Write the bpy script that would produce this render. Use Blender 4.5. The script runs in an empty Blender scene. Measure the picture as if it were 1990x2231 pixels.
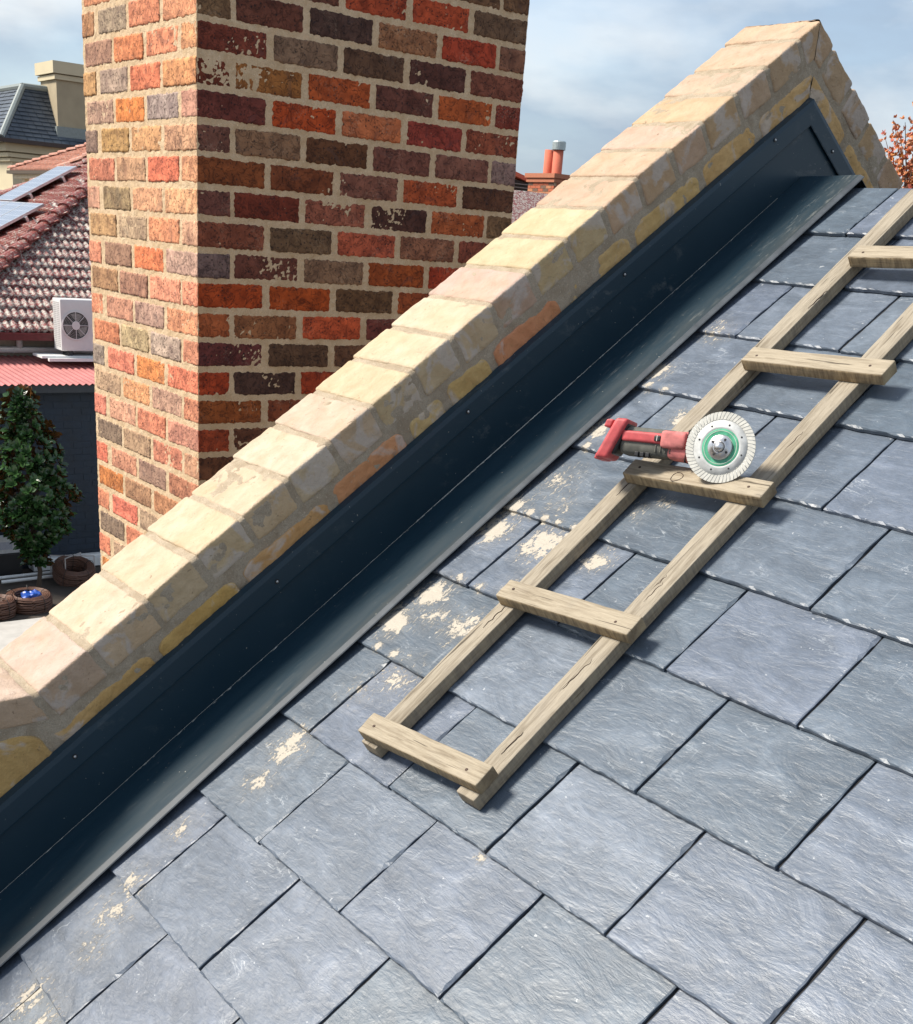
import bpy, math, random
import numpy as np
from mathutils import Vector, Matrix, noise

random.seed(7)
scene = bpy.context.scene
col = scene.collection
PI = math.pi

# ------------------------------------------------------------------ camera
W_, H_ = 1990.0, 2231.0
FPX, CX, CY = 2601.65, 994.94, 1511.38
CR = ((0.5959771739370077, 0.7998289789898713, 0.0713078713332383),
      (0.3224445491809969, -0.1570407924741259, -0.9334707827257167),
      (-0.7354187384405713, 0.5793201134667416, -0.3514932222438438))
cd = bpy.data.cameras.new('camera')
cam = bpy.data.objects.new('camera', cd)
col.objects.link(cam)
cam.matrix_world = Matrix((
    (CR[0][0], -CR[1][0], -CR[2][0], 0),
    (CR[0][1], -CR[1][1], -CR[2][1], 0),
    (CR[0][2], -CR[1][2], -CR[2][2], 0),
    (0, 0, 0, 1)))
cd.sensor_fit = 'VERTICAL'
cd.sensor_height = 36.0
cd.sensor_width = 36.0
cd.lens = FPX / H_ * 36.0
cd.shift_x = (W_ / 2 - CX) / H_
cd.shift_y = (CY - H_ / 2) / H_
cd.clip_start = 0.05
cd.clip_end = 2000
scene.camera = cam

# ------------------------------------------------------------------ light
SUN = Vector((-0.50, -0.69, 0.94)).normalized()
world = bpy.data.worlds.new('World')
scene.world = world
world.use_nodes = True
wt = world.node_tree
for nd in list(wt.nodes):
    wt.nodes.remove(nd)
w_out = wt.nodes.new('ShaderNodeOutputWorld')
w_bg = wt.nodes.new('ShaderNodeBackground')
w_sky = wt.nodes.new('ShaderNodeTexSky')
w_sky.sky_type = 'NISHITA'
w_sky.sun_disc = False
w_sky.sun_elevation = math.asin(SUN.z)
w_sky.sun_rotation = math.atan2(SUN.x, SUN.y) % (2 * PI)
w_sky.dust_density = 1.5
w_tc = wt.nodes.new('ShaderNodeTexCoord')
w_map = wt.nodes.new('ShaderNodeMapping')
w_map.inputs['Scale'].default_value = (1.0, 1.0, 2.6)
w_map.inputs['Location'].default_value = (0.35, 0.2, 0.1)
w_n = wt.nodes.new('ShaderNodeTexNoise')
w_n.inputs['Scale'].default_value = 2.6
w_n.inputs['Detail'].default_value = 9.0
w_n.inputs['Roughness'].default_value = 0.52
w_n.inputs['Distortion'].default_value = 0.15
w_cr = wt.nodes.new('ShaderNodeValToRGB')
w_cr.color_ramp.elements[0].position = 0.36
w_cr.color_ramp.elements[0].color = (0.25, 0.25, 0.25, 1)
w_cr.color_ramp.elements[1].position = 0.60
w_cr.color_ramp.elements[1].color = (0.97, 0.97, 0.97, 1)
w_n2 = wt.nodes.new('ShaderNodeTexNoise')
w_n2.inputs['Scale'].default_value = 5.0
w_n2.inputs['Detail'].default_value = 7.0
w_cc = wt.nodes.new('ShaderNodeValToRGB')
w_cc.color_ramp.elements[0].position = 0.42
w_cc.color_ramp.elements[0].color = (1.85, 2.3, 2.9, 1)
w_cc.color_ramp.elements[1].position = 0.62
w_cc.color_ramp.elements[1].color = (4.0, 4.15, 4.25, 1)
w_mx = wt.nodes.new('ShaderNodeMix')
w_mx.data_type = 'RGBA'
wt.links.new(w_tc.outputs['Generated'], w_map.inputs['Vector'])
wt.links.new(w_map.outputs[0], w_n.inputs['Vector'])
wt.links.new(w_map.outputs[0], w_n2.inputs['Vector'])
wt.links.new(w_n.outputs['Fac'], w_cr.inputs['Fac'])
wt.links.new(w_n2.outputs['Fac'], w_cc.inputs['Fac'])
wt.links.new(w_cr.outputs['Color'], w_mx.inputs['Factor'])
wt.links.new(w_sky.outputs['Color'], w_mx.inputs['A'])
wt.links.new(w_cc.outputs['Color'], w_mx.inputs['B'])
wt.links.new(w_mx.outputs['Result'], w_bg.inputs['Color'])
w_bg.inputs['Strength'].default_value = 0.122
wt.links.new(w_bg.outputs[0], w_out.inputs['Surface'])

sd = bpy.data.lights.new('sun', 'SUN')
sd.energy = 3.8
sd.angle = math.radians(14.0)
sd.color = (1.0, 0.93, 0.82)
sun = bpy.data.objects.new('sun', sd)
col.objects.link(sun)
sun.rotation_euler = SUN.to_track_quat('Z', 'Y').to_euler()
sun.location = (-8, -9, 13)

vs = scene.view_settings
vs.view_transform = 'Standard'
vs.look = 'None'
vs.gamma = 1.0
vs.use_curve_mapping = False
vs.exposure = 0.82
scene.render.engine = 'CYCLES'
scene.cycles.max_bounces = 6
scene.cycles.diffuse_bounces = 3

# ------------------------------------------------------------------ frames of the place
TH = 0.6153305967669579            # roof pitch
CT, ST = math.cos(TH), math.sin(TH)
DR = 1.24                          # viewpoint's height above the slates
YR = 2.413                         # ridge
N1 = Vector((0, -ST, CT)); U1 = Vector((0, CT, ST))
GZ = -4.43                         # ground level


def RP(x, v, h):
    """point of the near roof slope: x along the eave, v up the slope, h above the slates"""
    return Vector((x, v * CT - (h - DR) * ST, v * ST + (h - DR) * CT))


def MP(x, v, h):
    p = RP(x, v, h)
    return Vector((p.x, 2 * YR - p.y, p.z))


def vr(h):
    return (YR - DR * ST + ST * h) / CT


def wray(px, py):
    a, b = (px - CX) / FPX, (py - CY) / FPX
    return Vector((CR[0][0] * a + CR[1][0] * b + CR[2][0],
                   CR[0][1] * a + CR[1][1] * b + CR[2][1],
                   CR[0][2] * a + CR[1][2] * b + CR[2][2]))


ROOF_M = Matrix(((1, 0, 0, 0), (0, CT, -ST, DR * ST), (0, ST, CT, -DR * CT), (0, 0, 0, 1)))


def lin(r, g, b, k=1.0):
    f = lambda c: ((c / 255.0) / 12.92 if c / 255.0 <= 0.04045 else ((c / 255.0 + 0.055) / 1.055) ** 2.4)
    return (f(r) * k, f(g) * k, f(b) * k, 1.0)


# ------------------------------------------------------------------ object helpers
def tag(o, label=None, cat=None, group=None, kind=None):
    if label: o['label'] = label
    if cat: o['category'] = cat
    if group: o['group'] = group
    if kind: o['kind'] = kind
    return o


def empty(name, loc, label, cat, group=None):
    o = bpy.data.objects.new(name, None)
    o.empty_display_size = 0.1
    o.location = loc
    col.objects.link(o)
    return tag(o, label, cat, group)


def parent_keep(o, par):
    o.parent = par
    o.matrix_parent_inverse = par.matrix_basis.inverted()   # every part is laid out in world coordinates


def mesh(name, verts, faces, m, smooth=False):
    me = bpy.data.meshes.new(name)
    me.from_pydata([tuple(v) for v in verts], [], faces)
    me.update()
    if smooth:
        me.polygons.foreach_set('use_smooth', [True] * len(me.polygons))
    if m: me.materials.append(m)
    return me


def add(name, me, par=None, mw=None):
    o = bpy.data.objects.new(name, me)
    col.objects.link(o)
    if mw is not None: o.matrix_basis = mw
    if par is not None: parent_keep(o, par)
    return o


class MB:
    """collects shapes into ONE mesh"""
    def __init__(s): s.v = []; s.f = []

    def poly(s, pts, faces):
        k = len(s.v); s.v += [tuple(p) for p in pts]; s.f += [tuple(i + k for i in f) for f in faces]
        return s

    def box(s, a, b):
        x0, y0, z0 = a; x1, y1, z1 = b
        p = [(x0, y0, z0), (x1, y0, z0), (x1, y1, z0), (x0, y1, z0), (x0, y0, z1), (x1, y0, z1), (x1, y1, z1), (x0, y1, z1)]
        return s.poly(p, BOXF)

    def obox(s, m, sx, sy, sz):
        p = [m @ Vector((i * sx / 2, j * sy / 2, k * sz / 2)) for k in (-1, 1) for i, j in ((-1, -1), (1, -1), (1, 1), (-1, 1))]
        return s.poly(p, BOXF)

    def tube(s, path, r, seg=8, close=False, cap=True):
        rings = []
        n = len(path)
        prev = None
        for i, p in enumerate(path):
            p = Vector(p)
            a = Vector(path[(i - 1) % n]) if (i > 0 or close) else p
            b = Vector(path[(i + 1) % n]) if (i < n - 1 or close) else p
            t = (b - a).normalized()
            if prev is None:
                e = Vector((0, 0, 1)) if abs(t.z) < 0.9 else Vector((1, 0, 0))
                nx = t.cross(e).normalized()
            else:
                nx = (prev - t * prev.dot(t)).normalized()
            prev = nx
            ny = t.cross(nx)
            rr = r[i] if isinstance(r, (list, tuple)) else r
            rings.append([p + nx * rr * math.cos(2 * PI * k / seg) + ny * rr * math.sin(2 * PI * k / seg) for k in range(seg)])
        pts = [q for rg in rings for q in rg]
        fs = []
        m = n if close else n - 1
        for i in range(m):
            j = (i + 1) % n
            for k in range(seg):
                fs.append((i * seg + k, i * seg + (k + 1) % seg, j * seg + (k + 1) % seg, j * seg + k))
        if cap and not close:
            fs.append(tuple(range(seg - 1, -1, -1)))
            fs.append(tuple(range((n - 1) * seg, n * seg)))
        return s.poly(pts, fs)

    def lathe(s, prof, m, seg=32):
        """prof: (radius, height) pairs turned about local z, placed by matrix m"""
        pts = []
        for r_, z in prof:
            for k in range(seg):
                a = 2 * PI * k / seg
                pts.append(m @ Vector((r_ * math.cos(a), r_ * math.sin(a), z)))
        fs = []
        for i in range(len(prof) - 1):
            for k in range(seg):
                fs.append((i * seg + k, i * seg + (k + 1) % seg, (i + 1) * seg + (k + 1) % seg, (i + 1) * seg + k))
        return s.poly(pts, fs)

    def build(s, name, m, par=None, smooth=False):
        return add(name, mesh(name, s.v, s.f, m, smooth), par)


BOXF = [(0, 3, 2, 1), (4, 5, 6, 7), (0, 1, 5, 4), (1, 2, 6, 5), (2, 3, 7, 6), (3, 0, 4, 7)]


def fbm(p, f, seed=0.0, oct=2):
    q = Vector((p[0] * f + seed * 13.7, p[1] * f - seed * 7.1, p[2] * f + seed * 3.3))
    s = noise.noise(q)
    if oct > 1: s += 0.5 * noise.noise(q * 2.1)
    if oct > 2: s += 0.25 * noise.noise(q * 4.3)
    return s


def rbox(L, W, H, r, nx, ny, nz, amp=0.0, freq=30.0, seed=0.0, oct=2, warp=0.0, ragged=0.0, endflat=0):
    """rounded, unevenly surfaced block centred on the origin"""
    def ax(l, n):
        h = l / 2; rr = min(r, h * 0.95)
        c = [-h, -h + rr * 0.35, -h + rr]
        m = [(-h + rr) + (2 * h - 2 * rr) * i / n for i in range(1, n)]
        return c + m + [h - rr, h - rr * 0.35, h]
    X, Y, Z = ax(L, nx), ax(W, ny), ax(H, nz)
    idx = {}
    V = []
    def vid(i, j, k):
        key = (i, j, k)
        if key in idx: return idx[key]
        p = Vector((X[i], Y[j], Z[k]))
        q = Vector((max(-L / 2 + r, min(L / 2 - r, p.x)) if L > 2 * r else 0,
                    max(-W / 2 + r, min(W / 2 - r, p.y)) if W > 2 * r else 0,
                    max(-H / 2 + r, min(H / 2 - r, p.z)) if H > 2 * r else 0))
        d = p - q
        if d.length > 1e-9:
            d.normalize(); p = q + d * min(r, min(L, W, H) / 2)
        if amp: p = p + d * (amp * fbm(p, freq, seed, oct))
        if ragged:
            e = max(abs(d.x), abs(d.z)) if abs(d.y) < 0.97 else 0.0
            if e: p = p + Vector((0 if (endflat == 2 or (endflat == 1 and d.x < 0)) else d.x, 0, d.z)) * (ragged * (fbm(p, 95, seed + 3, 3) - 0.1))
        if warp: p = p + Vector((fbm(p, 6, seed + 5, 1), fbm(p, 6, seed + 9, 1), fbm(p, 6, seed + 2, 1))) * warp
        idx[key] = len(V); V.append(p); return idx[key]
    F = []
    a, b, c = len(X) - 1, len(Y) - 1, len(Z) - 1
    for i in range(a):
        for j in range(b):
            F.append((vid(i, j, 0), vid(i, j + 1, 0), vid(i + 1, j + 1, 0), vid(i + 1, j, 0)))
            F.append((vid(i, j, c), vid(i + 1, j, c), vid(i + 1, j + 1, c), vid(i, j + 1, c)))
    for i in range(a):
        for k in range(c):
            F.append((vid(i, 0, k), vid(i + 1, 0, k), vid(i + 1, 0, k + 1), vid(i, 0, k + 1)))
            F.append((vid(i, b, k), vid(i, b, k + 1), vid(i + 1, b, k + 1), vid(i + 1, b, k)))
    for j in range(b):
        for k in range(c):
            F.append((vid(0, j, k), vid(0, j, k + 1), vid(0, j + 1, k + 1), vid(0, j + 1, k)))
            F.append((vid(a, j, k), vid(a, j + 1, k), vid(a, j + 1, k + 1), vid(a, j, k + 1)))
    return V, F


def grid_sheet(fn, nu, nv):
    V = [fn(i / nu, j / nv) for j in range(nv + 1) for i in range(nu + 1)]
    F = [(j * (nu + 1) + i, j * (nu + 1) + i + 1, (j + 1) * (nu + 1) + i + 1, (j + 1) * (nu + 1) + i) for j in range(nv) for i in range(nu)]
    return V, F


# ------------------------------------------------------------------ materials
class NT:
    def __init__(s, name):
        s.m = bpy.data.materials.new(name); s.m.use_nodes = True
        s.t = s.m.node_tree
        s.b = s.t.nodes['Principled BSDF']

    def n(s, typ, **kw):
        nd = s.t.nodes.new(typ)
        for k, v in kw.items():
            if k in nd.inputs: s.set(nd.inputs[k], v)
            else: setattr(nd, k, v)
        return nd

    def set(s, sock, v):
        if isinstance(v, bpy.types.NodeSocket): s.t.links.new(v, sock)
        else: sock.default_value = v

    def noise(s, vec, scale, detail=4, rough=0.55, dist=0.0):
        return s.n('ShaderNodeTexNoise', Vector=vec, Scale=scale, Detail=detail, Roughness=rough, Distortion=dist).outputs['Fac']

    def ramp(s, fac, stops, interp='LINEAR'):
        nd = s.n('ShaderNodeValToRGB', Fac=fac)
        cr = nd.color_ramp; cr.interpolation = interp
        while len(cr.elements) < len(stops): cr.elements.new(0.5)
        for e, (p, c) in zip(cr.elements, stops):
            e.position = p
            e.color = c if not isinstance(c, (int, float)) else (c, c, c, 1)
        return nd.outputs['Color']

    def mix(s, fac, a, b, blend='MIX'):
        nd = s.n('ShaderNodeMix', data_type='RGBA', blend_type=blend)
        s.set(nd.inputs['Factor'], fac); s.set(nd.inputs['A'], a); s.set(nd.inputs['B'], b)
        return nd.outputs['Result']

    def math(s, op, a, b=0.0, c=None):
        nd = s.n('ShaderNodeMath', operation=op)
        s.set(nd.inputs[0], a); s.set(nd.inputs[1], b)
        if c is not None: s.set(nd.inputs[2], c)
        return nd.outputs[0]

    def scale(s, vec, sc, loc=(0, 0, 0)):
        nd = s.n('ShaderNodeMapping', Vector=vec)
        nd.inputs['Scale'].default_value = sc
        nd.inputs['Location'].default_value = loc
        return nd.outputs[0]

    def coords(s, rnd=True):
        """object coordinates, moved by a random amount for each object that shares the mesh"""
        o = s.n('ShaderNodeTexCoord').outputs['Object']
        if not rnd: return o
        r = s.n('ShaderNodeObjectInfo').outputs['Random']
        cb = s.n('ShaderNodeCombineXYZ', X=s.math('MULTIPLY', r, 37.0), Y=s.math('MULTIPLY', r, 91.0), Z=s.math('MULTIPLY', r, 53.0))
        return s.n('ShaderNodeVectorMath', operation='ADD', **{}).outputs[0] if False else s._add(o, cb.outputs[0])

    def _add(s, a, b):
        nd = s.n('ShaderNodeVectorMath', operation='ADD')
        s.set(nd.inputs[0], a); s.set(nd.inputs[1], b)
        return nd.outputs[0]

    def bump(s, h, strength=0.5, dist=0.002, prev=None):
        nd = s.n('ShaderNodeBump', Height=h, Strength=strength, Distance=dist)
        if prev is not None: s.set(nd.inputs['Normal'], prev)
        return nd.outputs[0]

    def out(s, color=None, rough=None, normal=None, metal=None, spec=None, **kw):
        if color is not None: s.set(s.b.inputs['Base Color'], color)
        if rough is not None: s.set(s.b.inputs['Roughness'], rough)
        if normal is not None: s.set(s.b.inputs['Normal'], normal)
        if metal is not None: s.set(s.b.inputs['Metallic'], metal)
        if spec is not None: s.set(s.b.inputs['Specular IOR Level'], spec)
        for k, v in kw.items(): s.set(s.b.inputs[k], v)
        return s.m


def simple(name, c, rough=0.6, metal=0.0, var=0.12, scale=20, bump=0.0, bd=0.002, spec=None):
    t = NT(name)
    v = t.coords()
    nz = t.noise(v, scale, 5)
    k0, k1 = 1 - var, 1 + var
    cc = t.ramp(nz, [(0.3, (c[0] * k0, c[1] * k0, c[2] * k0, 1)), (0.7, (c[0] * k1, c[1] * k1, c[2] * k1, 1))])
    nm = t.bump(nz, bump, bd) if bump else None
    rr = t.math('MULTIPLY_ADD', nz, 0.2, rough - 0.1)
    return t.out(cc, rr, nm, metal, spec)


def m_brick(name, attr=None, speck=0.5):
    """fired brick: colour from the object (light and shade partly kept in), iron spots, cracks and a little mortar haze"""
    t = NT(name)
    v = t.coords()
    if attr:
        base = t.n('ShaderNodeAttribute', attribute_type='OBJECT', attribute_name=attr).outputs['Color']
    else:
        base = t.n('ShaderNodeObjectInfo').outputs['Color']
    rnd = t.n('ShaderNodeObjectInfo').outputs['Random']
    n1 = t.noise(v, 26, 6, 0.6, 0.4)
    n2 = t.noise(v, 150, 4, 0.6)
    n3 = t.noise(v, 9, 3)
    c = t.mix(t.ramp(n1, [(0.3, 0.0), (0.7, 1.0)]), t.mix(1.0, base, (0.55, 0.50, 0.52, 1), 'MULTIPLY'), t.mix(1.0, base, (1.32, 1.30, 1.25, 1), 'MULTIPLY'))
    # iron specks
    vo = t.n('ShaderNodeTexVoronoi', Vector=t._add(v, t.n('ShaderNodeCombineXYZ', X=t.math('MULTIPLY', n2, 0.006)).outputs[0]), Scale=105)
    sp = t.ramp(vo.outputs['Distance'], [(0.16, 1.0), (0.34, 0.0)])
    vc = t.n('ShaderNodeSeparateColor', Color=vo.outputs['Color']).outputs[0]
    amount = t.math('GREATER_THAN', t.math('MULTIPLY_ADD', rnd, 0.30, vc), 1.12 - speck * 0.32)
    sp = t.math('MULTIPLY', sp, amount)
    c = t.mix(t.math('MULTIPLY', sp, 0.85), c, (0.02, 0.016, 0.02, 1))
    # burnt bluish patches
    bp = t.ramp(t.noise(v, 17, 3, 0.5, 1.0), [(0.63, 0.0), (0.70, 0.65)])
    c = t.mix(bp, c, t.mix(0.45, base, (0.045, 0.04, 0.05, 1)))
    # lime and mortar haze
    hz = t.math('MULTIPLY', t.ramp(n3, [(0.55, 0.0), (0.8, 0.9)]), t.ramp(t.noise(v, 210, 3), [(0.5, 0.0), (0.62, 0.55)]))
    c = t.mix(hz, c, (0.46, 0.38, 0.28, 1))
    pt = t.math('MULTIPLY', t.ramp(t.noise(v, 21, 5, 0.62, 0.8), [(0.80, 0.0), (0.82, 0.85)]), 1.0)
    c = t.mix(pt, c, (0.58, 0.50, 0.38, 1))
    b1 = t.bump(n2, 0.8, 0.003)
    cr = t.ramp(t.n('ShaderNodeTexWave', Vector=v, Scale=26, Distortion=16, Detail=4, wave_type='BANDS').outputs['Color'], [(0.02, 0.0), (0.12, 1.0)])
    b2 = t.bump(n1, 0.7, 0.004, b1)
    crk = t.ramp(t.math('ABSOLUTE', t.math('SUBTRACT', t.noise(v, 30, 4, 0.6, 1.2), 0.5)), [(0.0, 0.0), (0.02, 1.0)])
    c = t.mix(t.math('MULTIPLY', t.math('SUBTRACT', 1.0, crk), 0.45), c, (0.03, 0.02, 0.02, 1))
    b3 = t.bump(crk, 0.8, 0.003, t.bump(cr, 0.35, 0.0016, b2))
    b4 = t.bump(sp, -0.5 if False else 0.4, 0.0014, b3)
    return t.out(c, 0.85, b4, 0.0, 0.25)


def m_mortar(name, c0, c1, sc=60):
    t = NT(name)
    v = t.coords(False)
    n1 = t.noise(v, sc, 6, 0.65)
    n2 = t.noise(v, sc * 7, 3, 0.6)
    n3 = t.noise(v, 4, 4, 0.6)
    c = t.mix(n3, c0, c1)
    c = t.mix(t.ramp(n2, [(0.25, 0.45), (0.6, 0.0)]), c, (c0[0] * 0.4, c0[1] * 0.4, c0[2] * 0.38, 1))
    st = t.ramp(t.noise(v, sc * 0.35, 5, 0.65, 0.6), [(0.42, 0.0), (0.62, 0.55)])
    c = t.mix(st, c, (c0[0] * 0.74, c0[1] * 0.68, c0[2] * 0.60, 1))
    gr = t.ramp(t.noise(v, sc * 4, 2, 0.5), [(0.66, 0.0), (0.72, 0.6)])
    c = t.mix(gr, c, (min(.9, c1[0] * 1.25), min(.9, c1[1] * 1.25), min(.9, c1[2] * 1.25), 1))
    nm = t.bump(n2, 0.9, 0.0022, t.bump(n1, 0.9, 0.005))
    return t.out(c, 0.95, nm, 0, 0.15)


def m_coping(lo=0.50):
    """cream sandstock brick, smeared with grey mortar on the flank that faces the roof"""
    t = NT('cream_brick')
    v = t.coords()
    base = t.n('ShaderNodeObjectInfo').outputs['Color']
    n1 = t.noise(v, 22, 6, 0.6, 0.3)
    n2 = t.noise(v, 170, 4, 0.6)
    n3 = t.noise(v, 7, 3, 0.5, 0.5)
    c = t.mix(t.ramp(n1, [(0.3, 0.0), (0.7, 1.0)]), t.mix(1.0, base, (0.86, 0.82, 0.76, 1), 'MULTIPLY'), t.mix(1.0, base, (1.08, 1.08, 1.08, 1), 'MULTIPLY'))
    c = t.mix(t.math('MULTIPLY', t.ramp(n3, [(0.48, 0.0), (0.7, 1.0)]), 0.28), c, (0.52, 0.36, 0.20, 1))
    pits = t.ramp(t.noise(v, 75, 3, 0.55, 1.2), [(0.68, 0.0), (0.74, 0.7)])
    c = t.mix(pits, c, (0.20, 0.15, 0.10, 1))
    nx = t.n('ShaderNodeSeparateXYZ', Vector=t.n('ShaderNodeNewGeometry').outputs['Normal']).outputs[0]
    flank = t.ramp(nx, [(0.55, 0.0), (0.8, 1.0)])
    c = t.mix(t.math('MULTIPLY', flank, 0.55), c, t.mix(1.0, c, (0.98, 0.86, 0.62, 1), 'MULTIPLY'))  # shaded flank deepened in the colour; the sunlit top stays paler
    sm = t.math('MULTIPLY', t.ramp(t._n5(v), [(lo, 0.0), (lo + 0.07, 0.7)]), flank)
    c = t.mix(sm, c, t.mix(n1, (0.44, 0.385, 0.335, 1), (0.54, 0.475, 0.42, 1)))
    nm = t.bump(n2, 0.8, 0.0028, t.bump(n1, 0.85, 0.007))
    nm = t.bump(pits, 0.5, 0.0015, nm)
    return t.out(c, 0.93, nm, 0, 0.15)


NT._n5 = lambda s, v: s.noise(v, 13, 5, 0.55, 0.8)

# places on the slates where pale saw dust and mortar droppings lie: x, v, radius, strength
STAINS = [(-1.689, 0.301, 0.075, 0.95), (-1.67, 0.218, 0.06, 0.75), (-1.735, 0.697, 0.07, 1.15), (-1.745, 0.611, 0.07, 1.3), (-1.601, 0.66, 0.07, 0.95),
          (-1.68, 0.66, 0.07, 0.8), (-1.748, 0.881, 0.07, 1.15), (-1.612, 0.888, 0.08, 1.1), (-1.76, 0.945, 0.06, 1.1), (-1.622, 0.515, 0.08, 0.75), (-1.666, 0.457, 0.07, 0.6),
          (-1.47, 0.895, 0.05, 1.05), (-1.488, 1.03, 0.06, 0.65), (-1.46, 1.065, 0.04, 0.8), (-1.72, 1.038, 0.09, 0.7), (-1.66, 0.986, 0.07, 0.65),
          (-1.76, 1.195, 0.07, 0.95), (-1.596, 1.277, 0.06, 0.95), (-1.73, 1.533, 0.06, 0.75), (-1.77, 1.39, 0.06, 1.1), (-1.686, -0.102, 0.08, 0.72),
          (-1.647, -0.16, 0.06, 0.72), (-1.665, -0.284, 0.07, 0.85), (-1.60, -0.276, 0.06, 0.75), (-1.726, 0.072, 0.06, 0.7), (-1.70, -0.045, 0.06, 0.75),
          (-1.745, 0.944, 0.022, 1.3), (-1.705, 0.944, 0.022, 1.2), (-1.66, 0.943, 0.02, 1.2), (-1.62, 0.943, 0.02, 1.1), (-1.575, 0.943, 0.02, 1.0),
          (-1.79, 1.34, 0.024, 1.3), (-1.75, 1.34, 0.022, 1.1), (-1.70, 1.34, 0.02, 1.0), (-1.72, 0.549, 0.02, 1.1), (-1.67, 0.549, 0.02, 1.1), (-1.70, 0.748, 0.022, 1.2), (-1.64, 0.748, 0.02, 1.1),
          (-1.74, 1.144, 0.022, 1.1), (-1.69, 1.144, 0.02, 1.0), (-1.174, 0.335, 0.02, 0.9), (-1.55, 0.79, 0.08, 0.55)]


def m_slate():
    t = NT('slate')
    v = t.coords()
    rnd = t.n('ShaderNodeObjectInfo').outputs['Random']
    pos = t.n('ShaderNodeNewGeometry').outputs['Position']
    n1 = t.noise(t.scale(v, (1.0, 2.0, 1)), 9, 6, 0.6, 0.6)
    n2 = t.noise(v, 60, 5, 0.65)
    n4 = t.noise(t.scale(v, (0.55, 2.2, 1)), 45, 5, 0.65, 1.0)
    c = t.ramp(n1, [(0.25, (0.058, 0.077, 0.104, 1)), (0.5, (0.096, 0.123, 0.162, 1)), (0.75, (0.160, 0.194, 0.246, 1))])
    tone = t.ramp(rnd, [(0.0, (0.72, 0.79, 0.80, 1)), (0.35, (0.95, 0.97, 0.97, 1)), (0.7, (1.06, 1.04, 1.09, 1)), (1.0, (1.24, 1.22, 1.18, 1))])
    c = t.mix(1.0, c, tone, 'MULTIPLY')
    c = t.mix(t.ramp(n2, [(0.35, 0.35), (0.7, 0.0)]), c, (0.06, 0.07, 0.085, 1))
    # thin pale veins
    wv = t.noise(t.scale(v, (0.5, 1.9, 1)), 9, 6, 0.62, 0.5)
    vein = t.math('ABSOLUTE', t.math('SUBTRACT', wv, 0.5))
    vein = t.ramp(vein, [(0.0, 1.0), (0.008, 0.0)])
    vein = t.math('MULTIPLY', vein, t.ramp(t.noise(v, 14, 3), [(0.54, 0.0), (0.68, 0.6)]))
    c = t.mix(vein, c, (0.42, 0.45, 0.48, 1))
    sc = t.ramp(t.noise(t.scale(v, (7.0, 0.7, 1)), 11, 4, 0.6, 0.3), [(0.66, 0.0), (0.74, 0.35)])
    c = t.mix(sc, c, (0.30, 0.33, 0.36, 1))
    fl = t.ramp(t.noise(v, 95, 2, 0.5), [(0.735, 0.0), (0.76, 0.7)])
    c = t.mix(fl, c, (0.40, 0.42, 0.44, 1))
    # droppings, placed on the roof itself
    rc = t.n('ShaderNodeMapping', Vector=pos, vector_type='POINT')
    sep = t.n('ShaderNodeSeparateXYZ', Vector=pos)
    vv = t.math('ADD', t.math('MULTIPLY', sep.outputs[1], CT), t.math('MULTIPLY', sep.outputs[2], ST))
    q = t.n('ShaderNodeCombineXYZ', X=sep.outputs[0], Y=vv).outputs[0]
    tot = None
    for x, y, r, k in STAINS:
        dn = t.n('ShaderNodeVectorMath', operation='DISTANCE')
        t.set(dn.inputs[0], q); dn.inputs[1].default_value = (x, y, 0)
        f = t.n('ShaderNodeMapRange', Value=dn.outputs['Value'])
        f.inputs['From Min'].default_value = 0; f.inputs['From Max'].default_value = r
        f.inputs['To Min'].default_value = k; f.inputs['To Max'].default_value = 0
        tot = f.outputs[0] if tot is None else t.math('MAXIMUM', tot, f.outputs[0])
    sn = t.math('ADD', t.math('MULTIPLY', t.noise(t.scale(q, (1.25, 0.8, 1)), 38, 8, 0.7, 0.5), 0.72), t.math('MULTIPLY', t.noise(q, 170, 4, 0.6), 0.28))
    st = t.math('ADD', t.math('MULTIPLY', tot, 0.30), sn)
    st = t.ramp(st, [(0.680, 0.0), (0.715, 0.92)])
    fk = t.math('MULTIPLY', t.ramp(t.noise(t.scale(q, (1.6, 0.5, 1)), 130, 4, 0.6, 0.4), [(0.595, 0.0), (0.64, 0.8)]), t.ramp(tot, [(0.05, 0.0), (0.45, 1.0)]))
    st = t.math('MAXIMUM', st, fk)
    dn = t.noise(q, 240, 3)
    sepn = t.n('ShaderNodeSeparateXYZ', Vector=t.n('ShaderNodeNewGeometry').outputs['Normal'])
    c = t.mix(st, c, t.mix(dn, (0.34, 0.30, 0.24, 1), (0.54, 0.485, 0.40, 1)))
    # fine dust haze around them
    c = t.mix(t.math('MULTIPLY', t.math('MULTIPLY', t.ramp(tot, [(0.0, 0.0), (1.0, 1.0)]), t.ramp(t.noise(q, 60, 5, 0.7), [(0.35, 0.2), (0.65, 1.0)])), 0.38), c, (0.30, 0.28, 0.24, 1))
    lay = t.noise(t.scale(v, (0.8, 1.5, 1)), 7, 7, 0.62, 0.8)
    stp = t.math('MULTIPLY', t.math('FLOOR', t.math('MULTIPLY', lay, 15.0)), 1 / 15.0)
    b = t.bump(n2, 0.35, 0.0013, t.bump(n4, 0.45, 0.0022, t.bump(n1, 0.5, 0.007)))
    b = t.bump(stp, 0.28, 0.008, b)
    b = t.bump(st, 0.6, 0.0018, b)
    rg = t.math('ADD', t.math('MULTIPLY', n2, 0.2), t.math('MULTIPLY_ADD', st, 0.3, 0.33))
    return t.out(c, rg, b, 0, 0.62)


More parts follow.
